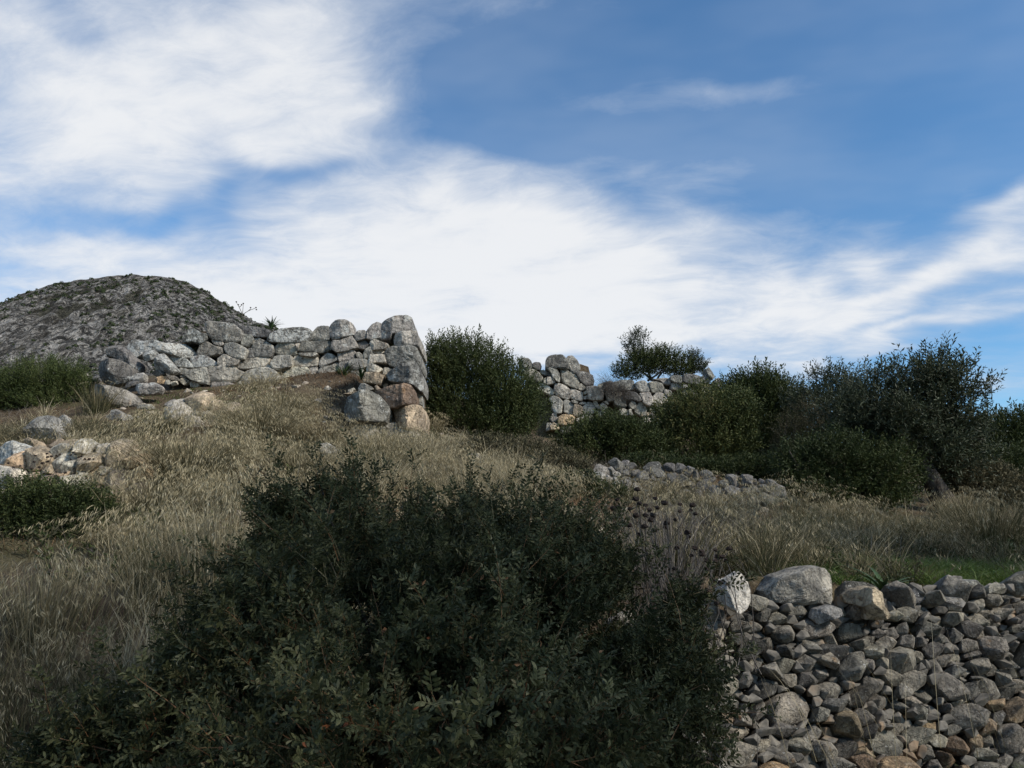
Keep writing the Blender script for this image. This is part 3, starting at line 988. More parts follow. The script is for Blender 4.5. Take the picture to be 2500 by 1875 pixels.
# --- far wall on the right
YR = 29.0
far_wall = thing('cyclopean_wall', 'pale rubble and boulder wall standing farther back between the dark bushes', 'stone wall', at(1450, 1070, YR))
FAR = [
    (WE, 'dark', .4, [(640, 310), (700, 255), (800, 235), (960, 225), (1020, 300), (1070, 350), (1080, 450), (1060, 525), (900, 490), (820, 495), (640, 520), (625, 480)]),
    (WE, 'grey', .2, [(1045, 310), (1090, 260), (1170, 250), (1260, 330), (1310, 420), (1330, 520), (1290, 580), (1220, 600), (1140, 550), (1090, 480), (1085, 370)]),
    (WE, 'dark', .2, [(1240, 610), (1370, 575), (1500, 605), (1590, 660), (1620, 760), (1600, 850), (1470, 880), (1400, 820), (1320, 760), (1290, 680)]),
    (WE, 'mid', .3, [(930, 530), (985, 495), (1100, 570), (1220, 630), (1290, 710), (1300, 800), (1280, 930), (1150, 890), (1000, 830), (950, 770)]),
    (WE, 'grey', .3, [(650, 520), (720, 490), (830, 510), (890, 600), (910, 700), (900, 790), (850, 770), (760, 700), (730, 600)]),
    (WE, 'grey', .2, [(480, 550), (560, 540), (700, 580), (740, 640), (700, 670), (600, 650), (520, 610)]),
    (WE, 'grey', .2, [(350, 400), (410, 375), (500, 390), (525, 470), (500, 530), (420, 520), (350, 470)]),
    (WE, 'grey', .4, [(100, 300), (240, 290), (300, 340), (340, 440), (320, 510), (200, 520), (150, 440)]),
    (WE, 'mid', .2, [(160, 560), (240, 530), (390, 535), (480, 600), (540, 680), (560, 780), (480, 790), (400, 740), (250, 680), (170, 640)]),
    (WE, 'pale', .1, [(570, 720), (610, 700), (640, 760), (610, 820), (570, 800)]),
    (WE, 'pale', .1, [(640, 690), (730, 690), (800, 750), (810, 800), (720, 830), (640, 840)]),
    (WE, 'pale', .4, [(420, 850), (520, 820), (640, 850), (760, 950), (800, 1010), (720, 1060), (600, 1000), (430, 930)]),
    (WE, 'mid', .4, [(810, 830), (930, 830), (1080, 910), (1120, 990), (1135, 1090), (1080, 1140), (960, 1110), (860, 1070), (790, 960)]),
    (WE, 'pale', .3, [(1130, 940), (1200, 940), (1310, 990), (1380, 1010), (1390, 1120), (1370, 1180), (1280, 1170), (1150, 1120), (1140, 1040)]),
    (WE, 'mid', .1, [(1290, 870), (1350, 820), (1440, 890), (1430, 950), (1340, 960), (1290, 930)]),
    (WE, 'mid', .3, [(1460, 900), (1540, 875), (1650, 880), (1760, 940), (1810, 1030), (1800, 1150), (1650, 1165), (1510, 1130), (1490, 1000)]),
    (WE, 'pale', .4, [(690, 1110), (780, 1080), (900, 1120), (960, 1200), (950, 1340), (940, 1430), (820, 1430), (750, 1330), (740, 1200)]),
    (WE, 'pale', .2, [(970, 1210), (1030, 1160), (1110, 1190), (1195, 1280), (1170, 1420), (1140, 1465), (990, 1410), (1000, 1320)]),
    (WE, 'tan', .1, [(1210, 1260), (1300, 1270), (1370, 1300), (1390, 1420), (1300, 1500), (1180, 1480), (1190, 1370)]),
    (WE, 'pale', .3, [(1390, 1280), (1480, 1220), (1560, 1200), (1620, 1290), (1670, 1400), (1600, 1440), (1420, 1450), (1390, 1380)]),
    (WE, 'pale', .1, [(1310, 1230), (1380, 1195), (1460, 1215), (1430, 1250), (1320, 1255)]),
    (WE, 'mid', .1, [(1140, 1180), (1200, 1160), (1280, 1200), (1280, 1240), (1180, 1220)]),
    (WE, 'mid', .1, [(1600, 1200), (1660, 1170), (1740, 1300), (1720, 1350), (1640, 1290)]),
    (WE, 'mid', .1, [(1750, 1260), (1790, 1215), (1910, 1310), (1880, 1370), (1790, 1370), (1740, 1330)]),
    (WE, 'mid', .1, [(1800, 1190), (1880, 1180), (1930, 1240), (1900, 1260)]),
    (WE, 'pale', .2, [(760, 1440), (830, 1440), (860, 1530), (840, 1610), (760, 1620), (700, 1550)]),
    (WE, 'orange', .4, [(880, 1520), (960, 1470), (1150, 1480), (1240, 1540), (1200, 1640), (1000, 1680), (880, 1660)]),
    (WE, 'grey', .3, [(60, 330), (110, 340), (150, 470), (140, 600), (60, 560)]),
    (WE, 'pale', .1, [(1400, 1000), (1470, 960), (1490, 1010), (1430, 1050)]),
    (WE, 'pale', .1, [(1400, 1090), (1490, 1060), (1500, 1130), (1420, 1150)]),
    (WE, 'tan', .1, [(780, 1630), (880, 1660), (900, 1760), (740, 1780), (700, 1700)]),
    (WE, 'pale', .1, [(1250, 1560), (1400, 1480), (1560, 1470), (1640, 1560), (1560, 1660), (1300, 1680)]),
    (WE, 'pale', .1, [(640, 1640), (740, 1640), (720, 1780), (620, 1800)]),
    (WE, 'mid', .1, [(920, 1700), (1150, 1690), (1220, 1780), (1100, 1860), (920, 1850)]),
    (WE, 'pale', .1, [(1700, 1390), (1850, 1390), (1900, 1500), (1760, 1560), (1680, 1480)]),
    (WF, 'grey', .4, [(70, 620), (200, 605), (320, 620), (350, 730), (270, 775), (100, 760)]),
    (WF, 'grey', .4, [(355, 660), (430, 625), (510, 620), (580, 690), (600, 780), (560, 805), (430, 800), (360, 740)]),
    (WF, 'mid', .1, [(580, 650), (700, 640), (800, 670), (835, 740), (830, 805), (640, 815), (610, 750)]),
    (WF, 'grey', .3, [(660, 590), (780, 575), (900, 575), (945, 640), (930, 690), (830, 670), (790, 620)]),
    (WF, 'grey', .2, [(950, 545), (1060, 525), (1130, 550), (1150, 600), (1130, 660), (1040, 650), (950, 600)]),
    (WF, 'dark', .1, [(1150, 640), (1165, 520), (1280, 510), (1440, 540), (1490, 640), (1480, 680), (1290, 670)]),
    (WF, 'grey', .2, [(1460, 560), (1530, 505), (1600, 530), (1640, 600), (1600, 660), (1500, 660)]),
    (WF, 'grey', .2, [(1540, 430), (1600, 400), (1650, 470), (1685, 540), (1660, 590), (1590, 530)]),
    (WF, 'grey', .2, [(1700, 600), (1760, 565), (1840, 650), (1820, 720), (1700, 720)]),
    (WF, 'dark', .3, [(180, 830), (250, 800), (360, 820), (430, 890), (450, 950), (400, 970), (300, 940), (200, 930)]),
    (WF, 'pale', .1, [(430, 830), (600, 815), (640, 920), (660, 1020), (580, 1040), (490, 990)]),
    (WF, 'pale', .3, [(650, 890), (700, 830), (810, 825), (900, 910), (880, 980), (780, 1010), (680, 990)]),
    (WF, 'mid', .1, [(340, 1100), (410, 990), (480, 1000), (540, 1090), (530, 1220), (500, 1235), (400, 1190), (340, 1150)]),
    (WF, 'pale', .2, [(590, 1070), (650, 1040), (740, 1110), (700, 1170), (610, 1140)]),
    (WF, 'mid', .3, [(250, 1010), (300, 955), (360, 1000), (370, 1060), (310, 1100), (260, 1060)]),
    (WF, 'grey', .3, [(0, 800), (120, 820), (170, 920), (200, 1060), (100, 1060), (0, 1000)]),
    (WF, 'mid', .1, [(80, 1110), (160, 1085), (240, 1130), (250, 1200), (120, 1200)]),
    (WF, 'pale', .1, [(240, 1110), (280, 1095), (320, 1200), (260, 1200)]),
    (WF, 'grey', .1, [(960, 660), (1080, 660), (1150, 720), (1120, 780), (960, 760)]),
    (WF, 'mid', .1, [(1150, 690), (1220, 680), (1240, 730), (1160, 740)]),
    (WF, 'tan', .1, [(540, 1160), (600, 1150), (615, 1210), (550, 1225)]),
    (WF, 'pale', .1, [(620, 1160), (720, 1160), (780, 1220), (640, 1240)]),
    (WF, 'grey', .1, [(850, 760), (960, 790), (980, 880), (900, 890), (840, 830)]),
    (WF, 'mid', .1, [(680, 1020), (800, 1030), (860, 1100), (760, 1130)]),
    (WF, 'pale', .1, [(470, 1260), (600, 1240), (640, 1300), (520, 1340)]),
    (WF, 'white', .1, [(650, 1260), (760, 1240), (820, 1310), (700, 1340)]),
    (WF, 'white', .1, [(830, 1240), (930, 1260), (950, 1330), (840, 1330)]),
    (WF, 'pale', .1, [(930, 1330), (1030, 1290), (1040, 1370), (960, 1410)]),
    (WF, 'mid', .1, [(900, 900), (1000, 890), (1060, 980), (960, 1030)]),
    (WF, 'mid', .1, [(1160, 760), (1300, 760), (1400, 840), (1300, 900), (1160, 860)]),
    (WF, 'mid', .1, [(1420, 730), (1600, 720), (1650, 820), (1500, 860)]),
    (WF, 'grey', .3, [(-150, 650), (-60, 620), (5, 670), (-15, 790), (-140, 800)]),
    (WF, 'grey', .2, [(-10, 640), (75, 630), (120, 760), (60, 810), (0, 800)]),
    (WF, 'mid', .2, [(-280, 690), (-160, 650), (-140, 790), (-260, 830)]),
    (WF, 'grey', .2, [(-150, 810), (0, 800), (0, 960), (-120, 960)]),
]
for win, tint, lich, pts in FAR:
    Yb = YR + random.uniform(-0.12, 0.12)
    block('stone', far_wall, px_poly(pts, win, Yb), Yb, random.uniform(0.55, 0.9), tint, lich, random.uniform(0.09, 0.14), None, N=28, cut=0.07, facet=0.4, grow=1.085)
core('rubble_core', far_wall, [(1275, 1085), (1285, 900), (1340, 905), (1345, 880), (1395, 882), (1435, 895), (1450, 945), (1500, 955), (1640, 935), (1720, 930), (1790, 960), (1800, 1085)], YR + 0.4, YR + 1.3, M_EARTH)

# --- fallen and loose boulders: traced outline, stood where its foot meets the ground
LOOSE = [
    (WG, 'dark', .45, 'rounded dark boulder leaning below the tilted slab, left end of the ruined wall', 16.9, [(170, 620), (220, 520), (350, 500), (560, 520), (700, 600), (770, 690), (800, 800), (740, 900), (640, 920), (420, 940), (280, 900), (200, 800)]),
    (WG, 'dark', .35, 'long tilted dark slab resting against the rounded boulder at the wall end', 17.5, [(370, 480), (400, 350), (450, 290), (600, 300), (690, 330), (800, 450), (950, 590), (920, 730), (820, 800), (770, 680), (620, 560), (480, 490)]),
    (WG, 'grey', .95, 'widest lichen-crusted slab lying on top of the fallen boulders', 17.9, [(690, 310), (720, 200), (820, 150), (960, 210), (1200, 200), (1400, 260), (1700, 250), (1850, 380), (1860, 440), (1780, 500), (1560, 480), (1400, 440), (1200, 430), (1010, 430), (950, 500), (870, 480), (750, 390)]),
    (WG, 'grey', .8, 'small knobbly boulder under the edge of the wide lichen slab', 17.4, [(1010, 430), (1100, 370), (1220, 380), (1260, 430), (1180, 520), (1080, 560), (1020, 520)]),
    (WG, 'grey', .9, 'pointed white-flecked boulder standing upright right of the dark cavity', 17.2, [(1150, 530), (1260, 430), (1330, 410), (1380, 470), (1480, 580), (1580, 710), (1520, 740), (1430, 770), (1340, 720), (1200, 720), (1170, 640)]),
    (WG, 'dark', .1, 'dark flat slab below the pointed white-flecked boulder', 17.3, [(1150, 740), (1250, 715), (1350, 720), (1400, 790), (1250, 820), (1160, 780)]),
    (WG, 'mid', .3, 'squat grey stone right of the rounded dark boulder, under the cavity', 17.0, [(790, 830), (900, 760), (1000, 740), (1060, 790), (1040, 900), (940, 930), (860, 890)]),
    (WG, 'orange', .1, 'yellowish stone at the foot of the wall left end', 17.3, [(1200, 870), (1250, 820), (1360, 810), (1400, 870), (1360, 940), (1250, 930)]),
    (WG, 'mid', .3, 'small grey stone right of the yellowish stone at the wall foot', 17.35, [(1390, 880), (1470, 870), (1480, 950), (1390, 960)]),
    (WG, 'pale', .3, 'pale flecked stone, second to the right of the yellowish one', 17.4, [(1480, 920), (1590, 890), (1600, 950), (1500, 980)]),
    (WG, 'dark', .1, 'low dark stone wedged beneath the rounded boulder', 16.7, [(690, 940), (830, 880), (960, 890), (900, 960), (760, 1010), (690, 1000)]),
    (WG, 'grey', .7, 'rough lichen-spotted boulder in the grass before the yellowish stone', 16.4, [(870, 950), (1050, 920), (1200, 910), (1300, 970), (1340, 1010), (1290, 1090), (1180, 1120), (950, 1110), (860, 1020)]),
    (WG, 'grey', .3, 'big smooth grey boulder with two white lichen patches below the fallen slabs', 15.9, [(140, 1080), (180, 960), (260, 940), (400, 980), (620, 1010), (780, 1080), (870, 1180), (900, 1280), (760, 1310), (560, 1310), (380, 1280), (180, 1250)]),
    (WG, 'grey', .15, 'low grey wedge-shaped rock in the grass below the big smooth boulder', None, [(380, 1490), (480, 1400), (560, 1370), (680, 1440), (800, 1470), (810, 1540), (700, 1600), (450, 1590)]),
    (WG, 'mid', .3, 'flat two-humped grey stone midway on the short green grass', None, [(870, 1360), (920, 1300), (1060, 1280), (1150, 1290), (1220, 1360), (1130, 1400), (960, 1400)]),
    (WG, 'grey', .25, 'rounded blue-grey rock on the grass left of the mossy one', None, [(1370, 1290), (1430, 1220), (1530, 1190), (1610, 1250), (1640, 1350), (1560, 1390), (1400, 1370)]),
    (WG, (0.2, 0.2, 0.14), .25, 'mossy rounded rock beside the pale broken stones', None, [(1640, 1240), (1720, 1190), (1820, 1190), (1890, 1250), (1900, 1340), (1780, 1370), (1680, 1340)]),
    (WG, 'white', .1, 'pale upright broken stone right of the mossy rock', None, [(1880, 1330), (1930, 1220), (2000, 1230), (2020, 1340), (1960, 1380)]),
    (WG, 'mid', .1, 'grey rounded rock half sunk below the pale broken stones', None, [(1680, 1540), (1740, 1480), (1860, 1460), (1960, 1540), (2040, 1650), (1850, 1700), (1700, 1650)]),
    (WG, 'mid', .1, 'flat grey stone above the half sunk rounded rock', None, [(1690, 1390), (1800, 1360), (1930, 1390), (1920, 1450), (1760, 1480)]),
    (WG, 'grey', .2, 'small grey rock poking from the grass left of the half sunk one', None, [(1000, 1640), (1050, 1570), (1180, 1550), (1250, 1600), (1210, 1680), (1050, 1700)]),
    (WG, 'mid', .2, 'little flat stone right of the wedge-shaped rock', None, [(840, 1490), (950, 1490), (940, 1550), (860, 1560)]),
    (WG, 'mid', .2, 'small grey rock at the edge of the green bush at left', None, [(-60, 760), (20, 720), (70, 760), (85, 840), (10, 880), (-50, 850)]),
    (W1, 'white', .9, 'large whitish lichen rock at the left edge of the ochre rocks', None, [(-90, 1330), (0, 1290), (60, 1280), (170, 1320), (260, 1360), (240, 1440), (120, 1480), (40, 1500), (-80, 1490)]),
    (W1, 'tan', .1, 'tan rock behind the whitish lichen rock', None, [(150, 1290), (200, 1260), (280, 1290), (300, 1350), (200, 1370), (150, 1340)]),
    (W1, 'tan', .1, 'long flat cream slab on top of the ochre rocks', None, [(415, 1290), (500, 1265), (620, 1280), (670, 1330), (560, 1360), (430, 1340)]),
    (W1, 'pale', .1, 'small cream stone topmost on the ochre rocks', None, [(470, 1240), (520, 1220), (560, 1250), (530, 1280), (460, 1275)]),
    (W1, 'tan', .1, 'cream stone left of the long flat slab', None, [(340, 1310), (400, 1260), (450, 1270), (430, 1330), (360, 1350)]),
    (W1, 'orange', .15, 'big warm ochre block in the middle of the ochre rocks', None, [(510, 1380), (560, 1330), (660, 1340), (720, 1360), (710, 1440), (620, 1470), (520, 1440)]),
    (W1, 'orange', .1, 'long low ochre rock lowest on the left, behind the dark seed heads', None, [(100, 1450), (150, 1410), (230, 1420), (390, 1450), (380, 1510), (240, 1530), (120, 1510)]),
    (W1, 'orange', .1, 'ochre stone between the cream slab and the warm ochre block', None, [(380, 1340), (480, 1320), (530, 1340), (490, 1390), (400, 1410)]),
    (W1, 'tan', .2, 'speckled cream stone left of the warm ochre block', None, [(310, 1390), (370, 1370), (440, 1390), (420, 1440), (330, 1430)]),
    (W1, 'tan', .1, 'cream block at the right end of the ochre rocks', None, [(720, 1400), (780, 1370), (830, 1400), (850, 1450), (780, 1480), (740, 1460)]),
    (W1, 'pale', .1, 'small pale stone right of the cream end block', None, [(840, 1430), (880, 1410), (890, 1460), (850, 1480)]),
    (W1, 'pale', .6, 'white-speckled stone below the warm ochre block', None, [(600, 1470), (650, 1440), (740, 1440), (730, 1510), (640, 1550)]),
    (W1, 'tan', .1, 'flat stone lowest at the right end of the ochre rocks', None, [(780, 1480), (890, 1480), (900, 1520), (800, 1525)]),
    (W1, 'mid', .1, 'grey-beige stone half hidden by the big grass tussock', None, [(900, 1420), (960, 1400), (1000, 1470), (930, 1490)]),
    (W1, 'grey', .2, 'large angular grey boulder above the ochre rocks', None, [(150, 1180), (230, 1110), (360, 1090), (410, 1220), (370, 1310), (280, 1310), (170, 1260)]),
    (W1, 'grey', .2, 'smaller grey boulder right behind the angular one', None, [(400, 1100), (460, 1090), (510, 1120), (490, 1200), (400, 1210)]),
    (W1, 'white', .1, 'cream rock on the bare soil right of the big tussock', None, [(1990, 1500), (2070, 1470), (2130, 1480), (2120, 1540), (2000, 1540)]),
    (W1, 'tan', .1, 'pinkish flat rock in the dry grass above the cream rock', None, [(1640, 1280), (1740, 1245), (1760, 1300), (1660, 1330)]),
    (W1, 'tan', .1, 'small pinkish rock highest in the dry grass of the slope', None, [(1830, 1160), (1880, 1150), (1890, 1210), (1830, 1220)]),
    (W6, 'orange', .1, 'orange stone under the dark shrub below the ochre rocks', None, [(470, 230), (520, 215), (560, 235), (550, 275), (480, 275)]),
    (W2, 'grey', .5, 'grey lichen boulder in the grass below the tower', None, [(1120, 1200), (1180, 1190), (1330, 1280), (1320, 1330), (1200, 1340), (1110, 1320)]),
    (W7, 'pale', .1, 'pale rock in the straw right below the tower', None, [(1140, 60), (1190, 50), (1210, 110), (1130, 120)]),
    (W7, 'white', .1, 'white stone glimpsed left of the foreground bush', None, [(450, 380), (500, 350), (530, 375), (520, 410), (460, 410)]),
    (W2, 'brown', .1, 'brown flat stone left of the dark-faced block of the tower', None, [(1160, 930), (1220, 900), (1300, 910), (1310, 950), (1200, 970)]),
    (W2, 'pale', .1, 'small pale stone on the brown mound before the wall', None, [(1155, 740), (1190, 715), (1220, 740), (1190, 765)]),
]
ROCKS = []
for win, tint, lich, label, Yf, pts in LOOSE:
    P = np.array(pts, float)
    pxs, pys = win[0] + P[:, 0] / win[2], win[1] + P[:, 1] / win[2]
    if Yf is None:
        h = hit(0.5 * (pxs.min() + pxs.max()), pys.max() - 0.12 * np.ptp(pys))
        Yf = h[1] - 0.02
    uv = px_poly(pts, win, Yf)
    w = min(np.ptp(uv[:, 0]), np.ptp(uv[:, 1]) * 1.6)
    small = np.ptp(uv[:, 0]) < 0.45
    o = block('boulder' if not small else 'loose_stone', None, uv, Yf, w * 0.75, tint, lich, 0.24, None, back_round=True, N=40 if not small else 24, mat=STONE if not small else STONE_SMALL, cut=0.08, rough=1.1, facet=1.5)
    ROCKS.append((uv[:, 0].mean(), Yf, np.ptp(uv[:, 0]) * 0.5))
    tag(o, label, 'boulder' if not small else 'stone', 'fallen rocks on the slope')


# ------------------------------------------------------------------ packed rubble (dry-stone wall, heaps)
def clip(poly, nx_, ny_, c):
    """keep the side nx*x + ny*y <= c"""
    out = []
    m = len(poly)
    for i in range(m):
        p, q = poly[i], poly[(i + 1) % m]
        dp, dq = nx_ * p[0] + ny_ * p[1] - c, nx_ * q[0] + ny_ * q[1] - c
        if dp <= 0:
            out.append(p)
        if (dp < 0 < dq) or (dq < 0 < dp):
            t = dp / (dp - dq)
            out.append((p[0] + t * (q[0] - p[0]), p[1] + t * (q[1] - p[1])))
    return out


def pack(x0, x1, zlo, ztop, classes, seed, aniso=1.35):
    """irregular stones filling the area between zlo(x) and ztop(x): list of (cell polygon, radius)"""
    r = np.random.default_rng(seed)
    S, Rr = [], []
    for rad, cnt in classes:
        tries = 0
        got = 0
        while got < cnt and tries < cnt * 60:
            tries += 1
            x = r.uniform(x0, x1)
            lo, hi = zlo(x), ztop(x)
            if hi - lo < 0.02:
                continue
            z = r.uniform(lo, hi)
            ra = rad * r.uniform(0.85, 1.15)
            if S:
                A = np.array(S)
                d = np.hypot(A[:, 0] - x, (A[:, 1] - z) * aniso)
                if np.any(d < 0.80 * (np.array(Rr) + ra)):
                    continue
            S.append((x, z))
            Rr.append(ra)
            got += 1
    A, Q = np.array(S), np.array(Rr)
    B = A * np.array([1, aniso])
    cells = []
    for i in range(len(B)):
        k = 2.0 * Q[i]
        poly = [(B[i, 0] + k * math.cos(t), B[i, 1] + k * math.sin(t)) for t in np.linspace(0, 2 * math.pi, 10, endpoint=False) + r.uniform(0, 1)]
        d = np.hypot(*(B - B[i]).T)
        for j in np.argsort(d)[1:26]:
            if d[j] > Q[i] * 2 + 0.4:
                break
            nv = (B[j] - B[i]) / d[j]
            m = (d[j] ** 2 + Q[i] ** 2 - Q[j] ** 2) / (2 * d[j])
            poly = clip(poly, nv[0], nv[1], float(nv @ B[i]) + m)
            if len(poly) < 3:
                break
        if len(poly) >= 3:
            P = np.array(poly) / np.array([1, aniso])
            cells.append((P, Q[i]))
    return cells


def hull_stone(name, parent, P, rad, frame, tint, lichen, rs, push=0.0, mat=None):
    """angular field stone filling a cell; frame(x, z, out) -> world point"""
    c = P.mean(0)
    D = P - c
    ang = rs.uniform(-0.45, 0.45)
    ca, sa = math.cos(ang), math.sin(ang)
    D = D @ np.array([[ca, sa], [-sa, ca]])
    D = D * rs.uniform(0.90, 1.16)
    pts = []
    tu, tv = rs.uniform(-0.9, 0.9), rs.uniform(-0.9, 0.6)
    for d in D:
        j = rs.uniform(0.9, 1.04)
        w = rs.uniform(-0.25, 0.25) * rad
        pts.append((d[0] * j, d[1] * j, w))
    for k in range(rs.integers(2, 5)):
        d = D[rs.integers(len(D))]
        s = rs.uniform(0.25, 0.78)
        pts.append((d[0] * s, d[1] * s, rad * rs.uniform(0.45, 1.15) + (tu * d[0] + tv * d[1]) * s))
    for d in D[::2]:
        pts.append((d[0] * 0.8, d[1] * 0.8, -rad * 1.6))
    bm = bmesh.new()
    o0 = Vector(frame(c[0], c[1], push))
    for p in pts:
        bm.verts.new(Vector(frame(c[0] + p[0], c[1] + p[1], push + p[2])) - o0)
    res = bmesh.ops.convex_hull(bm, input=bm.verts)
    bmesh.ops.delete(bm, geom=[v for v in bm.verts if not v.link_faces], context='VERTS')
    bmesh.ops.dissolve_limit(bm, angle_limit=R(7), verts=bm.verts, edges=bm.edges)
    bmesh.ops.bevel(bm, geom=list(bm.edges), offset=rad * 0.06, segments=1, affect='EDGES', clamp_overlap=True)
    bmesh.ops.triangulate(bm, faces=bm.faces)
    if rad > 0.075:
        bmesh.ops.subdivide_edges(bm, edges=bm.edges, cuts=1)
        bmesh.ops.triangulate(bm, faces=bm.faces)
    co = np.array([v.co[:] for v in bm.verts])
    n = fbm(co / rad * 1.4 + rs.uniform(0, 40), 3, 3)
    nd = co / (np.linalg.norm(co, axis=1, keepdims=True) + 1e-9)
    co = co + nd * (n * rad * 0.07)[:, None]
    for v, q in zip(bm.verts, co):
        v.co = q
    bm.normal_update()
    me = bpy.data.meshes.new(name)
    bm.to_mesh(me)
    bm.free()
    me.materials.append(mat or STONE_SMALL)
    o = link(name, me, parent, tuple(o0))
    tint_obj(o, tint, lichen)
    return o


def wall_frame(x, z, out):
    n = Vector((WSL, -1.0, BAT)).normalized()
    p = Vector((x, float(wall_y(x, z)), z))
    return p + n * out


def wall_hit(px, py):
    a, b = ray(px, py)
    Y = (WY0 - WX0 * WSL + BAT * CAM_Z) / (1 - a * WSL - BAT * b)
    return a * Y, CAM_Z + b * Y


_tx, _tz = wall_hit(np.array([1500, 1690, 1780, 1840, 2000, 2060, 2180, 2250, 2330, 2420, 2500, 2600, 2760.]),
                    np.array([1530, 1500, 1492, 1478, 1478, 1462, 1470, 1438, 1425, 1440, 1438, 1440, 1440.]))


def dry_top(x):
    return float(np.interp(x, _tx, _tz))


dry_wall = thing('dry_stone_wall', 'low dry-stone terrace wall of angular grey field stones in the right foreground', 'stone wall', (2.3, float(wall_y(2.3)), 0.0))
rs = np.random.default_rng(5)
cells = pack(0.72, 4.75, lambda x: 0.0, dry_top, [(0.15, 9), (0.115, 30), (0.083, 90), (0.058, 160), (0.040, 200), (0.028, 110)], 21, 1.6)
order = sorted(range(len(cells)), key=lambda i: -cells[i][1])
small_parts = []
for ni, i in enumerate(order):
    P, rad = cells[i]
    zc = P[:, 1].mean()
    u = rs.random()
    low = zc < 0.55
    if u < 0.50:
        tn = 'grey'
    elif u < 0.70:
        tn = 'dark'
    elif u < 0.86:
        tn = 'mid'
    elif u < 0.91:
        tn = 'pale'
    else:
        tn = 'orange' if low and rs.random() < 0.5 else 'tan' if low else 'mid'
    if zc < 0.45 and rs.random() < 0.38:
        tn = ['tan', 'brown', 'orange', 'mid'][rs.integers(4)]
    tc_ = tuple(k_ * q for k_, q in zip((0.62, 0.60, 0.56), TINTS[tn]))
    o = hull_stone('stone', dry_wall, P, rad, wall_frame, tc_, 0.12, rs, rs.uniform(-0.06, 0.06))
    if ni >= 300:
        small_parts.append(o)
# the small fill between them is one mass
V, T, base = [], [], 0
for o in small_parts:
    me = o.data
    for v in me.vertices:
        V.append(tuple(v.co + o.location))
    for f in me.polygons:
        T.append([q + base for q in f.vertices])
    base += len(me.vertices)
    bpy.data.objects.remove(o)
    bpy.data.meshes.remove(me)
small_V, small_T = V, T
# packing stones in the joints: too small to pick apart
V, T, base = [], [], 0
for i in range(650):
    x = rs.uniform(0.7, 4.8)
    z = rs.uniform(0.0, dry_top(x))
    s = rs.uniform(0.014, 0.034)
    o0 = wall_frame(x, z, rs.uniform(-0.12, -0.03))
    d = rs.normal(size=(9, 3))
    d /= np.linalg.norm(d, axis=1, keepdims=True)
    bm = bmesh.new()
    for q in d:
        bm.verts.new(o0 + Vector(q * s * np.array([1.3, 1, 0.9])))
    bmesh.ops.convex_hull(bm, input=bm.verts)
    bm.verts.index_update()
    for v in bm.verts:
        V.append(v.co[:])
    for f in bm.faces:
        T.append([v.index + base for v in f.verts])
    base += len(bm.verts)
    bm.free()
M_CHIP, t_, out_ = new_mat('rubble_chip')
g_ = t_.n.new('ShaderNodeNewGeometry')
n_ = t_.noise(g_.outputs['Position'], 9, 4, 0.6)[0]
n2_ = t_.noise(g_.outputs['Position'], 2.5, 3, 0.6)[0]
c_ = t_.mix(t_.ramp(n_, 0.35, 0.65), (0.075, 0.069, 0.060), (0.190, 0.172, 0.145))
c_ = t_.mix(t_.math('MULTIPLY', t_.ramp(n2_, 0.55, 0.65), 0.5), c_, (0.28, 0.18, 0.10))
pbsdf(t_, out_, c_, 0.95, 0.15, t_.bump(n_, 0.6, 0.02))
pl = np.array(dry_wall.location)
pk = mesh_obj('packing_stones', np.array(V) - pl, np.array(T), M_CHIP, dry_wall, False)
pk['kind'] = 'stuff'
pk = mesh_obj('small_stones', np.array(small_V), small_T, M_CHIP, dry_wall, False)
pk['kind'] = 'stuff'
# earth core behind the face
xs = np.linspace(0.6, 4.9, 30)
V = []
for x in xs:
    zt = dry_top(x) - 0.10
    for (z, o_) in ((-0.1, -0.14), (zt * 0.5, -0.15), (zt, -0.17), (zt + 0.01, -0.75), (-0.1, -0.75)):
        V.append(tuple(np.array(wall_frame(x, z, o_)) - pl))
Fq = []
for i in range(len(xs) - 1):
    for k in range(4):
        a_, b_ = i * 5 + k, i * 5 + k + 1
        Fq.append((a_, a_ + 5, b_ + 5, b_))
mesh_obj('earth_core', V, Fq, M_GROUND, dry_wall, False)

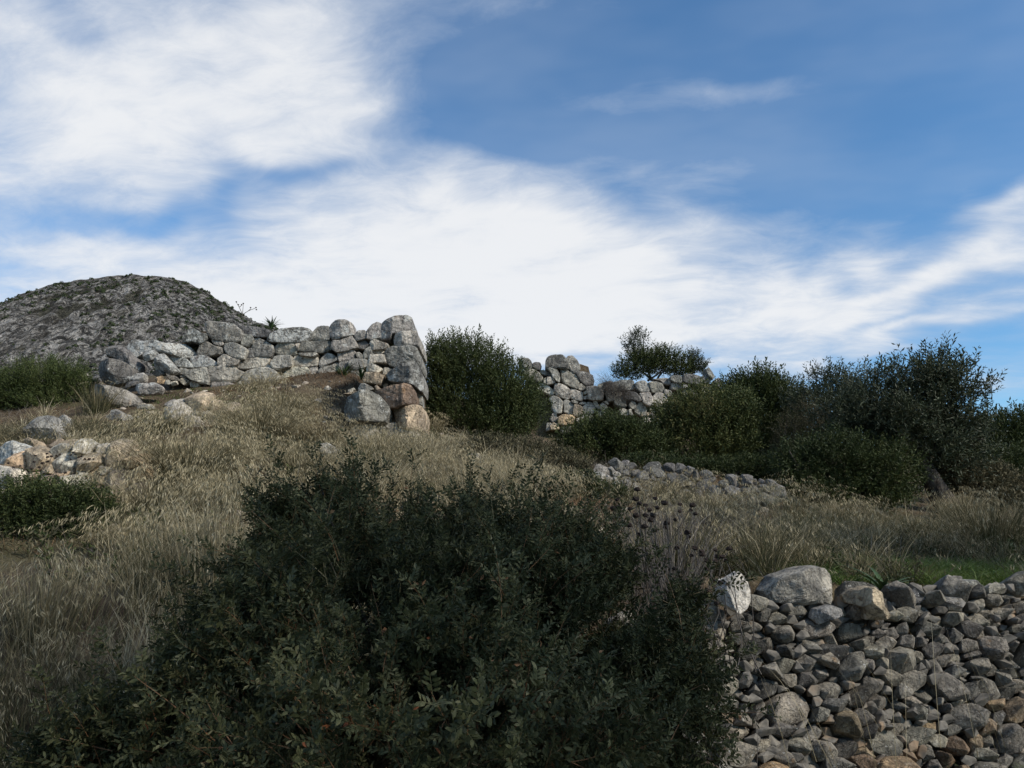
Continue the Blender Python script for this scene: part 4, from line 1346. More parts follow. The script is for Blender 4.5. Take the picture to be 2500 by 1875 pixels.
# rocks lying on the wall
TOPR = [
    ('white', .35, 'white angular rock on the left end of the dry-stone wall', 5.25, (395, .14), [(255, 230), (330, 210), (395, 170), (430, 200), (470, 250), (475, 360), (440, 405), (390, 430), (300, 385), (262, 330)]),
    ((0.36, 0.34, 0.30), .10, 'big grey boulder with a pale right flank on top of the dry-stone wall', 5.72, (880, .30), [(540, 290), (640, 200), (830, 140), (910, 140), (970, 190), (1000, 290), (960, 380), (850, 395), (680, 375), (570, 355)]),
    ('tan', .05, 'cream boot-shaped rock on the dry-stone wall right of the big boulder', 5.60, (1230, .14), [(1085, 330), (1130, 290), (1220, 265), (1290, 300), (1300, 380), (1365, 450), (1340, 475), (1210, 475), (1190, 400), (1100, 370)]),
    ('grey', .10, 'flat long grey stone on the dry-stone wall right of the strap-leaved plant', 6.0, (1700, .05), [(1560, 360), (1640, 315), (1800, 325), (1845, 370), (1820, 405), (1640, 405)]),
    ('dark', .10, 'pyramid-shaped grey stone on the wall right beside the strap-leaved plant', 5.95, (1540, .05), [(1445, 330), (1540, 265), (1600, 335), (1560, 375), (1460, 365)]),
    ('grey', .15, 'grey boulder highest at the right end of the dry-stone wall', 6.25, (1900, .06), [(1730, 280), (1850, 225), (1920, 225), (2010, 300), (2010, 335), (1900, 340), (1800, 320)]),
    ('mid', .10, 'small pale grey stone at the far right end of the wall top', 6.35, None, [(1980, 270), (2030, 240), (2080, 290), (2060, 325), (2000, 320)]),
    ('grey', .10, 'oval grey stone under the cream boot-shaped rock, left of it', 5.50, (960, .05), [(870, 470), (890, 410), (990, 385), (1060, 410), (1065, 450), (990, 475), (920, 510)]),
]
for tn, lich, label, Yf, rdg, pts in TOPR:
    uv = px_poly(pts, W5, Yf)
    rr = (at(W5[0] + rdg[0] / W5[2], 1450, Yf)[0], rdg[1]) if rdg else None
    o = block('boulder', None, uv, Yf, np.ptp(uv[:, 0]) * 0.65, tn, lich, 0.10, rr, back_round=True, N=48, mat=STONE_SMALL, cut=0.04, rough=0.8, facet=2.2)
    tag(o, label, 'boulder', 'rocks lying on the dry-stone wall')


# rubble heaps on the terrace
def heap(label, top, foot, Y, classes, seed, tints):
    """top/foot: polylines of photo pixels at distance Y; a leaning face of stones"""
    tp, fp = np.array(top, float), np.array(foot, float)
    a, b = ray(tp[:, 0], tp[:, 1])
    tx, tz = a * Y, CAM_Z + b * Y
    a, b = ray(fp[:, 0], fp[:, 1])
    fx, fz = a * Y, CAM_Z + b * Y
    t = thing('rubble_heap', label, 'stone heap', (tx.mean(), Y, fz.min()))
    r = np.random.default_rng(seed)
    zt = lambda x: float(np.interp(x, tx, tz))
    zl = lambda x: float(np.interp(x, fx, fz))
    fr = lambda x, z, o: Vector((x, Y + 0.45 * (z - zl(x)) - o, z))
    for P, rad in pack(tx.min(), tx.max(), zl, zt, classes, seed, 1.25):
        hull_stone('stone', t, P, rad, fr, tints[r.integers(len(tints))], 0.15, r, r.uniform(-0.06, 0.06))
    # earth inside
    xs = np.linspace(tx.min() - 0.1, tx.max() + 0.1, 16)
    V = []
    for x in xs:
        z0, z1 = zl(x) - 0.15, max(zt(x) - 0.08, zl(x) - 0.1)
        V += [fr(x, z0, -0.16), fr(x, z1, -0.18), Vector((x, Y + 1.3, z1)), Vector((x, Y + 1.3, z0))]
    V = [v - t.location for v in V]
    Fc = []
    for i in range(15):
        for k in range(3):
            Fc.append((i * 4 + k, i * 4 + 4 + k, i * 4 + 5 + k, i * 4 + 1 + k))
    mesh_obj('earth_core', V, Fc, M_GROUND, t, False)
    return t


heap('stacked grey stone heap beneath the green bush at mid right', [(1575, 1160), (1600, 1145), (1640, 1138), (1690, 1140), (1725, 1160), (1740, 1190)], [(1575, 1195), (1650, 1208), (1740, 1212)], 13.4,
     [(0.12, 8), (0.09, 30), (0.065, 50)], 3, [(0.15, 0.147, 0.14), 'dark', (0.12, 0.117, 0.112), (0.17, 0.163, 0.15)])  # stone tints darkened to stand in for the shade of the bushes
heap('low pale line of stones right of the stone heap, running under the trees', [(1745, 1192), (1790, 1178), (1840, 1172), (1880, 1180), (1900, 1195)], [(1745, 1222), (1820, 1218), (1900, 1212)], 13.2,
     [(0.10, 10), (0.07, 30), (0.05, 30)], 4, [(0.13, 0.127, 0.12), 'dark', (0.2, 0.19, 0.175)])  # shade under the trees put into these darker tints
heap('scattered low stones left of the stone heap in the dry grass', [(1480, 1158), (1510, 1140), (1530, 1128), (1552, 1150), (1575, 1165)], [(1480, 1178), (1530, 1192), (1575, 1200)], 13.8,
     [(0.11, 7), (0.08, 14), (0.05, 14)], 6, ['dark', 'dark', 'grey'])  # mostly dark tints, again in place of the bushes' shade
hp = hit(170, 1205)
heap('bank of broken ochre stones under the cream slab at the left edge', [(20, 1125), (80, 1105), (160, 1090), (240, 1098), (300, 1120), (335, 1160)], [(20, 1200), (100, 1212), (200, 1212), (335, 1190)], float(hp[1]),
     [(0.15, 10), (0.10, 26), (0.07, 40)], 14, ['tan', 'pale', 'orange', 'pale'])
hp = hit(500, 1038)
heap('pale tan rubble spilling down the slope below the mossy rock', [(445, 1000), (470, 972), (495, 978), (535, 1000), (570, 1030)], [(445, 1020), (500, 1038), (570, 1052)], float(hp[1]),
     [(0.16, 6), (0.11, 14), (0.07, 22)], 9, ['pale', 'tan', 'mid', 'tan'])
heap('pale stones spilling in the straw below the stone heap', [(1415, 1180), (1440, 1170), (1475, 1172), (1520, 1185), (1560, 1192)], [(1415, 1198), (1480, 1205), (1560, 1212)], 12.9,
     [(0.10, 7), (0.07, 12), (0.05, 10)], 8, ['mid', 'dark', 'grey'])


# ------------------------------------------------------------------ vegetation templates
def unit(v):
    return v / (np.linalg.norm(v) + 1e-9)


def leaf_geo(V, T, A, p, d, side, L, w, tint, fold=0.25, fine=False):
    d, side = unit(d), unit(side)
    nrm = np.cross(side, d)
    b = len(V)
    if fine:
        V += [p, p + d * L * .35 + side * w * .5 + nrm * fold * w * .4, p + d * L * .75 + side * w * .42 + nrm * fold * w * .35, p + d * L + nrm * -0.1 * L,
              p + d * L * .75 - side * w * .42 + nrm * fold * w * .35, p + d * L * .35 - side * w * .5 + nrm * fold * w * .4]
        T += [(b, b + 1, b + 5), (b + 1, b + 2, b + 5), (b + 2, b + 4, b + 5), (b + 2, b + 3, b + 4)]
        A += [tint] * 6
    else:
        V += [p, p + d * L * .5 + side * w * .5 + nrm * fold * w, p + d * L, p + d * L * .5 - side * w * .5 + nrm * fold * w]
        T += [(b, b + 1, b + 2), (b, b + 2, b + 3)]
        A += [tint] * 4


def stem_geo(V, T, A, p, q, w0, w1, tint):
    d = unit(q - p)
    s = unit(np.cross(d, np.array([0.3, 0.9, 0.2])))
    s2 = np.cross(d, s)
    b = len(V)
    for (c, w) in ((p, w0), (q, w1)):
        for k in range(3):
            an = k * 2.094
            V.append(c + (s * math.cos(an) + s2 * math.sin(an)) * w)
    for k in range(3):
        j = (k + 1) % 3
        T += [(b + k, b + j, b + 3 + j), (b + k, b + 3 + j, b + 3 + k)]
    A += [tint] * 6


def near_twig(seed, long=False, fine=False):
    """lentisk shoot: pinnate leaves around a woody stem, metres"""
    r = np.random.default_rng(seed)
    V, T, A = [], [], []
    Ls = r.uniform(0.28, 0.42) if long else r.uniform(0.13, 0.2)
    bend = r.normal(size=2) * 0.12
    pt = lambda t: np.array([bend[0] * t * t * Ls, bend[1] * t * t * Ls, t * Ls])
    for k in range(3):
        stem_geo(V, T, A, pt(k / 3), pt((k + 1) / 3), 0.0022 - 0.0005 * k, 0.0017 - 0.0005 * k, 0.97)
    nl = r.integers(9, 13) if long else r.integers(6, 9)
    ph = r.uniform(0, 6.28)
    tone = r.uniform(-0.15, 0.15)
    for i in range(nl):
        t = 0.25 + 0.75 * (i + 0.5) / nl
        az_ = ph + i * 2.4
        elv = r.uniform(0.25, 0.9) + 0.35 * t
        d = np.array([math.cos(az_) * math.cos(elv), math.sin(az_) * math.cos(elv), math.sin(elv)])
        side = unit(np.cross(d, np.array([0, 0, 1.0])) + r.normal(size=3) * 0.25)
        Lr = r.uniform(0.045, 0.075)
        p0 = pt(t)
        if fine:
            stem_geo(V, T, A, p0, p0 + d * Lr, 0.0009, 0.0006, 0.7)
        npair = r.integers(3, 6)
        for k in range(npair):
            q = p0 + d * Lr * (0.2 + 0.8 * k / (npair - 1))
            for s in (-1, 1):
                ld = unit(side * s * r.uniform(0.7, 1.0) + d * r.uniform(0.5, 0.9) + r.normal(size=3) * 0.12)
                lside = unit(np.cross(np.cross(d, side), ld) + r.normal(size=3) * 0.25)
                tt = np.clip(0.35 + tone + r.normal() * 0.17, 0, 0.92)
                if r.random() < 0.003:
                    tt = 1.0
                leaf_geo(V, T, A, q, ld, lside, r.uniform(0.021, 0.033), r.uniform(0.0085, 0.0125) * (1.0 if fine else 1.15), tt, 0.3, fine)
    return np.array(V), np.array(T), np.array(A)


def far_twig(seed, n=15, L=0.2, w=0.06, spread=0.9, tlo=0.15, thi=0.7, stem=True):
    """leafy shoot, unit length along +Z"""
    r = np.random.default_rng(seed)
    V, T, A = [], [], []
    bend = r.normal(size=2) * 0.15
    pt = lambda t: np.array([bend[0] * t * t, bend[1] * t * t, t])
    if stem:
        b = len(V)
        V += [pt(0) + np.array([0.012, 0, 0]), pt(0) - np.array([0.012, 0, 0]), pt(0.95)]
        T.append((b, b + 1, b + 2))
        A += [0.05] * 3
    n = max(6, int(n * 0.68))
    L, w = L * 1.18, w * 1.25
    for i in range(n):
        t = (i + 0.6) / n
        az_ = i * 2.4 + r.uniform(-0.4, 0.4)
        e = r.uniform(0.3, 1.1)
        d = np.array([math.cos(az_) * math.cos(e) * spread, math.sin(az_) * math.cos(e) * spread, math.sin(e)])
        side = np.cross(d, r.normal(size=3))
        leaf_geo(V, T, A, pt(t), d, side, L * r.uniform(0.7, 1.3), w * r.uniform(0.8, 1.2), r.uniform(tlo, thi), 0.25)
    return np.array(V), np.array(T), np.array(A)


def tube(path, radii, sides=6, wob=0.0, seed=0):
    path = np.asarray(path, float)
    n = len(path)
    V, T = [], []
    r = np.random.default_rng(seed)
    for i in range(n):
        d = unit(path[min(i + 1, n - 1)] - path[max(i - 1, 0)])
        ref = np.array([1.0, 0, 0]) if abs(d[0]) < 0.8 else np.array([0, 1.0, 0])
        s = unit(np.cross(d, ref))
        s2 = np.cross(d, s)
        for k in range(sides):
            an = 2 * math.pi * k / sides
            V.append(path[i] + (s * math.cos(an) + s2 * math.sin(an)) * radii[i] * (1 + wob * r.uniform(-1, 1)))
    for i in range(n - 1):
        for k in range(sides):
            j = (k + 1) % sides
            T += [(i * sides + k, i * sides + j, (i + 1) * sides + j), (i * sides + k, (i + 1) * sides + j, (i + 1) * sides + k)]
    return np.array(V), np.array(T)


def curve_pts(p, q, n, sag, r):
    t = np.linspace(0, 1, n)[:, None]
    off = r.normal(size=3) * sag
    off2 = r.normal(size=3) * sag * 0.5
    return p + (q - p) * t + np.sin(t * math.pi) * off + np.sin(t * 2 * math.pi) * off2


TW_SHRUB = [far_twig(200 + i, 16, 0.20, 0.07) for i in range(6)]
TW_SPIKY = [far_twig(220 + i, 18, 0.16, 0.05, 0.75) for i in range(6)]
TW_OLIVE = [far_twig(240 + i, 15, 0.22, 0.062, 0.9, 0.1, 0.9) for i in range(6)]
TW_FINE = [far_twig(260 + i, 14, 0.28, 0.022, 0.35, 0.1, 0.9) for i in range(6)]
TW_DRY = [far_twig(280 + i, 9, 0.12, 0.04, 1.0, 0.1, 0.9) for i in range(6)]


def lobe_world(lobes, Y, depth=0.85):
    out = []
    for l in lobes:
        px, py, rx, rz = l[:4]
        dy = l[4] if len(l) > 4 else 0.0
        c = at(px, py, Y + dy)
        out.append((c, np.array([rx * (Y + dy) / F_PX, depth * max(rx, rz * 0.8) * (Y + dy) / F_PX, rz * (Y + dy) / F_PX])))
    return out


def crown_points(L, n, r, inner=0.45, clump=0.35, seed=0):
    areas = np.array([rad[0] * rad[2] for _, rad in L])
    which = r.choice(len(L), size=n, p=areas / areas.sum())
    d = r.normal(size=(n, 3))
    d /= np.linalg.norm(d, axis=1, keepdims=True)
    C = np.array([c for c, _ in L])[which]
    Rr = np.array([rad for _, rad in L])[which]
    cl = 1 + clump * fbm(d * 2.2 + which[:, None] * 7.3, 3, seed)
    rr = (inner ** 2 + (1 - inner ** 2) * r.random(n)) ** 0.5 * cl
    P = C + d * Rr * rr[:, None]
    return P, d, rr


def bush(name, label, cat, lobes, Y, base, mat, twigs, n, tl=(0.22, 0.38), up=0.7, group=None, stems=4, inner=0.4, clump=0.3, seed=1, tone=0.0, stem_r=0.035, depth=0.85, sink=True):
    n = int(n * 0.86)
    r = np.random.default_rng(seed)
    L = lobe_world(lobes, Y, depth)
    bx = at(base[0], base[1], Y)
    if sink:
        bx[2] = height(bx[0], bx[1])[0] - 0.05
    t = thing(name, label, cat, bx, group)
    P, d, rr = crown_points(L, n, r, inner, clump, seed)
    g = height(P[:, 0], P[:, 1], False)
    ok = P[:, 2] > g + 0.02 if sink else np.ones(n, bool)
    P, d, rr = P[ok], d[ok], rr[ok]
    m = len(P)
    dirs = d * 0.75 + np.array([0, 0, up]) + r.normal(size=(m, 3)) * 0.3
    sc_ = r.uniform(tl[0], tl[1], m)
    P = P - dirs / np.linalg.norm(dirs, axis=1, keepdims=True) * (sc_ * 0.5)[:, None]
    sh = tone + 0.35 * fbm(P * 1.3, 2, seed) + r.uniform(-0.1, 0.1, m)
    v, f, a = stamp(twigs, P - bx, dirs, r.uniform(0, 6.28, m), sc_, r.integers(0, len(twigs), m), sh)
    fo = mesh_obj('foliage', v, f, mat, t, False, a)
    fo['kind'] = 'stuff'
    for k in range(stems):
        c, rad = L[k % len(L)]
        end = c + r.normal(size=3) * rad * 0.35
        pth = curve_pts(np.zeros(3) + r.normal(size=3) * np.array([0.08, 0.08, 0]), end - bx, 7, 0.12 * np.linalg.norm(end - bx) * 0.6, r)
        tv, tf = tube(pth, np.linspace(stem_r, stem_r * 0.3, 7), 5, 0.15, k)
        mesh_obj('stem', tv, tf, M_BARK, t)
    return t


# ------------------------------------------------------------------ shrubs and trees of the middle ground
bush('evergreen_bush', 'largest dark evergreen bush standing against the right side of the tower', 'bush',
     [(1150, 890, 105, 82), (1075, 895, 60, 85), (1230, 955, 95, 90), (1130, 985, 110, 85), (1275, 1000, 62, 70), (1200, 1040, 110, 55), (1060, 1010, 50, 70)],
     17.6, (1160, 1090), M_OLIVEGREEN, TW_SPIKY, 6200, (0.25, 0.45), 0.95, seed=11, tone=-0.08, inner=0.25)
bush('evergreen_bush', 'round green bush in front of the far wall, right of the stone heap', 'bush',
     [(1730, 1000, 115, 68), (1690, 1070, 105, 90), (1770, 1070, 85, 80), (1640, 1030, 60, 60), (1800, 1010, 55, 60)],
     19.0, (1720, 1165), M_OLIVEGREEN, TW_SHRUB, 4400, (0.22, 0.42), 0.7, seed=12, tone=0.15)
bush('evergreen_bush', 'low dark bush hiding the foot of the far wall above the stone heap', 'bush',
     [(1440, 1085, 85, 60), (1530, 1080, 85, 62), (1480, 1050, 70, 45), (1590, 1110, 60, 50), (1390, 1110, 50, 40)],
     18.6, (1480, 1150), M_OLIVEGREEN, TW_SHRUB, 3600, (0.2, 0.4), 0.5, seed=13, tone=-0.05)
bush('evergreen_bush', 'tall spiky dark bush against the sky between the round bush and the olive', 'bush',
     [(1850, 950, 75, 52), (1800, 960, 45, 45), (1890, 975, 80, 62), (1850, 1050, 85, 80), (1930, 1060, 85, 80), (1800, 1090, 60, 60)],
     20.5, (1870, 1190), M_OLIVEGREEN, TW_SPIKY, 4600, (0.3, 0.55), 0.9, seed=14, tone=-0.12)
bush('evergreen_bush', 'darkest low bush in the shade left of the olive trunk', 'bush',
     [(1960, 1150, 80, 80), (2050, 1130, 100, 85), (2150, 1150, 95, 85), (2000, 1200, 100, 50), (2130, 1210, 90, 45)],
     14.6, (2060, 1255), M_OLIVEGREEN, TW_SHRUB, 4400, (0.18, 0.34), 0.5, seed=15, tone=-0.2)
bush('evergreen_bush', 'feathery dark bush at the right edge behind the olive tree', 'bush',
     [(2440, 1065, 70, 60), (2510, 1050, 75, 55), (2390, 1130, 75, 70), (2490, 1130, 100, 75), (2590, 1080, 70, 80), (2440, 1180, 110, 50)],
     19.0, (2460, 1210), M_OLIVEGREEN, TW_SPIKY, 4200, (0.3, 0.6), 1.1, seed=16, tone=-0.02)
bush('dry_shrub', 'grey-brown twiggy shrub under the olive at the right edge', 'shrub',
     [(2400, 1190, 70, 45), (2470, 1200, 60, 40), (2340, 1160, 50, 45), (2420, 1160, 50, 30), (2540, 1200, 60, 45)],
     15.5, (2410, 1240), M_DRYLEAF, TW_SHRUB, 3200, (0.15, 0.32), 0.8, seed=17)
bush('dry_shrub', 'brownish thin shrub between the dark low bush and the spiky bush', 'shrub',
     [(1930, 1060, 50, 60), (1985, 1020, 60, 60), (1900, 1120, 40, 40), (2040, 1060, 70, 60)],
     16.6, (1960, 1200), M_DRYLEAF, TW_DRY, 1500, (0.18, 0.35), 0.6, seed=18, tone=-0.2)
bush('dry_shrub', 'grey leafless-looking shrub at the foot of the largest evergreen bush', 'shrub',
     [(1190, 1100, 70, 35), (1270, 1110, 80, 35), (1340, 1130, 70, 38), (1400, 1150, 50, 30), (1240, 1140, 80, 25)],
     13.4, (1280, 1165), M_DRYLEAF, TW_SHRUB, 4200, (0.12, 0.26), 0.8, seed=19, tone=-0.3, depth=0.6)
bush('broom_bush', 'bright olive-green broom bush at the left edge below the mountain', 'bush',
     [(90, 925, 85, 55), (160, 925, 55, 50), (30, 960, 80, 65), (-60, 960, 90, 65), (120, 985, 100, 40), (210, 950, 35, 35)],
     17.4, (100, 1015), M_BRIGHTSHRUB, TW_SPIKY, 5200, (0.18, 0.34), 0.6, seed=20, tone=-0.1)
bush('leafy_shrub', 'dark leafy shrub below the ochre rocks at the left edge', 'shrub',
     [(70, 1225, 110, 62), (180, 1230, 85, 55), (30, 1290, 90, 60), (130, 1290, 95, 50), (250, 1250, 45, 35), (-60, 1250, 90, 60), (90, 1210, 60, 30), (200, 1215, 40, 25), (40, 1330, 110, 45), (160, 1320, 90, 42)],
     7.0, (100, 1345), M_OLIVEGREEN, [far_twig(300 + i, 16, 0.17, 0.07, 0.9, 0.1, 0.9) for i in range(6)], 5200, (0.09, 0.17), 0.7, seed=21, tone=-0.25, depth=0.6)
bush('evergreen_bush', 'wispy thorny bush growing on top of the far wall', 'bush',
     [(1560, 895, 60, 30), (1620, 880, 60, 32), (1590, 870, 55, 25), (1660, 900, 45, 25), (1520, 910, 30, 18)],
     31.0, (1590, 930), M_OLIVEGREEN, TW_SPIKY, 1300, (0.3, 0.65), 0.6, seed=22, tone=0.1, sink=False, stem_r=0.05)
bush('sapling', 'thin open sapling sticking up above the far wall bush', 'sapling',
     [(1535, 830, 20, 18), (1565, 825, 17, 20), (1550, 855, 26, 20), (1548, 812, 12, 10)],
     31.0, (1550, 905), M_OLIVE, TW_OLIVE, 150, (0.3, 0.55), 1.2, seed=23, tone=-0.2, sink=False, stems=9, stem_r=0.03, clump=0.6)
bush('sapling', 'small rounded sapling on the far wall near its right end', 'sapling',
     [(1692, 872, 20, 15), (1680, 895, 22, 16), (1710, 895, 22, 14)],
     31.0, (1692, 925), M_OLIVE, TW_OLIVE, 330, (0.25, 0.45), 0.9, seed=24, tone=-0.25, sink=False, stems=3, clump=0.5)
bush('dry_shrub', 'dead grey brushwood heap lying on the far wall', 'brushwood',
     [(1500, 950, 28, 16), (1480, 935, 16, 12), (1522, 962, 24, 16)],
     28.6, (1500, 965), M_TWIG, [far_twig(320 + i, 12, 0.6, 0.012, 0.8, 0.0, 0.5) for i in range(5)], 260, (0.25, 0.5), 0.2, seed=25, sink=False, stems=2)


bush('evergreen_bush', 'dark green bush filling the gap right of the olive trunk', 'bush',
     [(2390, 1150, 70, 60), (2460, 1150, 80, 60), (2330, 1130, 60, 60), (2530, 1150, 70, 60)],
     17.0, (2420, 1230), M_OLIVEGREEN, TW_SHRUB, 3600, (0.2, 0.38), 0.6, seed=26, tone=-0.1)
bush('evergreen_bush', 'low dark thicket in the shade behind the pale line of stones', 'bush',
     [(1620, 1140, 60, 30), (1700, 1150, 70, 34), (1790, 1150, 80, 36), (1870, 1150, 70, 40), (1560, 1135, 40, 24)],
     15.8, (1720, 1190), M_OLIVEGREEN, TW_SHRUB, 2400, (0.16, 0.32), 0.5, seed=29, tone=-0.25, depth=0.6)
bush('dry_shrub', 'grey dead brush around the angular boulder above the ochre rocks', 'shrub',
     [(230, 1055, 70, 25), (310, 1065, 60, 22), (380, 1075, 50, 20), (20, 1060, 50, 22)],
     12.6, (250, 1085), M_DRYLEAF, TW_DRY, 1500, (0.12, 0.26), 0.9, seed=27, tone=-0.1, depth=0.7)
bush('leafy_shrub', 'low dark shrub on the slope just behind the top of the foreground bush', 'shrub',
     [(1420, 1190, 60, 28), (1480, 1215, 60, 26), (1370, 1180, 40, 22)],
     11.2, (1430, 1230), M_OLIVEGREEN, TW_SHRUB, 1600, (0.12, 0.24), 0.7, seed=28, tone=-0.2, depth=0.7)


def olive(label, base, trunk_top, lobes, Y, n, seed, trunk_r, tone=0.0, limbs=8, tl=(0.22, 0.42), clump=0.55):
    r = np.random.default_rng(seed)
    bx = at(base[0], base[1], Y)
    bx[2] = height(bx[0], bx[1])[0] - 0.08
    t = thing('olive_tree', label, 'tree', bx)
    tt = at(trunk_top[0], trunk_top[1], Y) - bx
    L = lobe_world(lobes, Y, 0.9)
    k = 10
    pth = curve_pts(np.zeros(3), tt, k, 0.05, r)
    rad = trunk_r * (1.0 - 0.35 * np.linspace(0, 1, k)) * (1 + 0.5 * np.exp(-np.linspace(0, 6, k)))
    tv, tf = tube(pth, rad, 12, 0.10, seed)
    tv = tv + 0.10 * trunk_r * np.stack([fbm(tv * 9, 3, s) for s in (1, 2, 3)], 1)
    mesh_obj('trunk', tv, tf, M_BARK, t)
    for i in range(limbs):
        c, rd = L[i % len(L)]
        end = c - bx + r.normal(size=3) * rd * 0.4
        p = curve_pts(pth[-1] - np.array([0, 0, 0.1 * r.random()]), end, 8, 0.10 * np.linalg.norm(end - pth[-1]), r)
        tv, tf = tube(p, np.linspace(trunk_r * 0.42, trunk_r * 0.06, 8), 6, 0.12, i)
        mesh_obj('limb', tv, tf, M_BARK, t)
    # clumped foliage: many small tufts around sub-branch ends
    Pc, dc, _ = crown_points(L, max(n // 16, 20), r, 0.25, 0.3, seed)
    w = r.integers(0, len(Pc), n)
    P = Pc[w] + r.normal(size=(n, 3)) * 0.16
    d = dc[w]
    g = height(P[:, 0], P[:, 1], False)
    ok = P[:, 2] > g + 0.2
    P, d, w = P[ok], d[ok], w[ok]
    m = len(P)
    dirs = d * 0.7 + np.array([0, 0, 0.7]) + r.normal(size=(m, 3)) * 0.45
    sh = tone + r.uniform(-0.25, 0.25, len(Pc))[w]
    v, f, a = stamp(TW_OLIVE, P - bx, dirs, r.uniform(0, 6.28, m), r.uniform(tl[0], tl[1], m), r.integers(0, 6, m), sh)
    fo = mesh_obj('crown', v, f, M_OLIVE, t, False, a)
    return t


olive('grey-green olive tree with a thick leaning trunk, tallest at right', (2335, 1250), (2225, 1095),
      [(2290, 925, 60, 42), (2325, 965, 55, 52), (2240, 970, 70, 58), (2215, 915, 24, 22), (2150, 950, 42, 36), (2190, 1025, 95, 60), (2280, 1030, 95, 60), (2345, 1030, 40, 45), (2260, 1090, 110, 48), (2130, 1070, 80, 60), (2080, 1020, 60, 45), (2340, 1090, 60, 48)],
      15.2, 4200, 31, 0.21, -0.22, 14)
olive('smaller open-crowned olive behind, between the spiky bush and the tall olive', (2030, 1200), (2025, 1060),
      [(2010, 945, 32, 24), (2065, 955, 32, 26), (2030, 995, 70, 42), (2080, 1030, 70, 55), (1980, 1005, 45, 40)],
      18.5, 1500, 32, 0.10, -0.2, 7)


# two unseen trees added out of view to shade the foreground and the terrace
def shade_tree(label, base, top, lobes, n, seed):
    r = np.random.default_rng(seed)
    bx = np.array([base[0], base[1], height(base[0], base[1])[0] - 0.1])
    t = thing('olive_tree', label, 'tree', bx)
    pth = curve_pts(np.zeros(3), np.array(top) - bx, 10, 0.1, r)
    tv, tf = tube(pth, np.linspace(0.24, 0.13, 10), 12, 0.1, seed)
    mesh_obj('trunk', tv, tf, M_BARK, t)
    L = [(np.array(c), np.array(q)) for c, q in lobes]
    for i in range(9):
        c, rd = L[i % len(L)]
        end = c - bx + r.normal(size=3) * rd * 0.4
        p = curve_pts(pth[-1], end, 8, 0.2, r)
        tv, tf = tube(p, np.linspace(0.1, 0.015, 8), 6, 0.1, i)
        mesh_obj('limb', tv, tf, M_BARK, t)
    P, d, _ = crown_points(L, n, r, 0.2, 0.4, seed)
    dirs = d * 0.7 + np.array([0, 0, 0.5]) + r.normal(size=(n, 3)) * 0.45
    v, f, a = stamp(TW_OLIVE, P - bx, dirs, r.uniform(0, 6.28, n), r.uniform(0.3, 0.5, n), r.integers(0, 6, n), r.uniform(-0.2, 0.1, n))
    mesh_obj('crown', v, f, M_OLIVE, t, False, a)


shade_tree('unseen tall olive tree added beside the viewer at right to shade the foreground', (4.9, -0.9), (4.5, -0.5, 4.0),
           [((4.3, -0.2, 5.9), (2.0, 1.9, 1.5)), ((3.4, 0.3, 5.3), (1.3, 1.3, 1.0)), ((5.2, -0.9, 5.6), (1.4, 1.4, 1.1)), ((4.4, 0.1, 7.0), (1.2, 1.2, 0.8))], 760, 61)
shade_tree('unseen smaller olive tree added right of the terrace to shade it', (8.2, 6.0), (7.8, 6.1, 3.6),
           [((7.6, 6.3, 5.2), (1.7, 1.7, 1.2)), ((8.4, 5.7, 4.8), (1.4, 1.4, 1.0)), ((7.0, 6.9, 4.9), (1.1, 1.2, 0.8))], 900, 62)


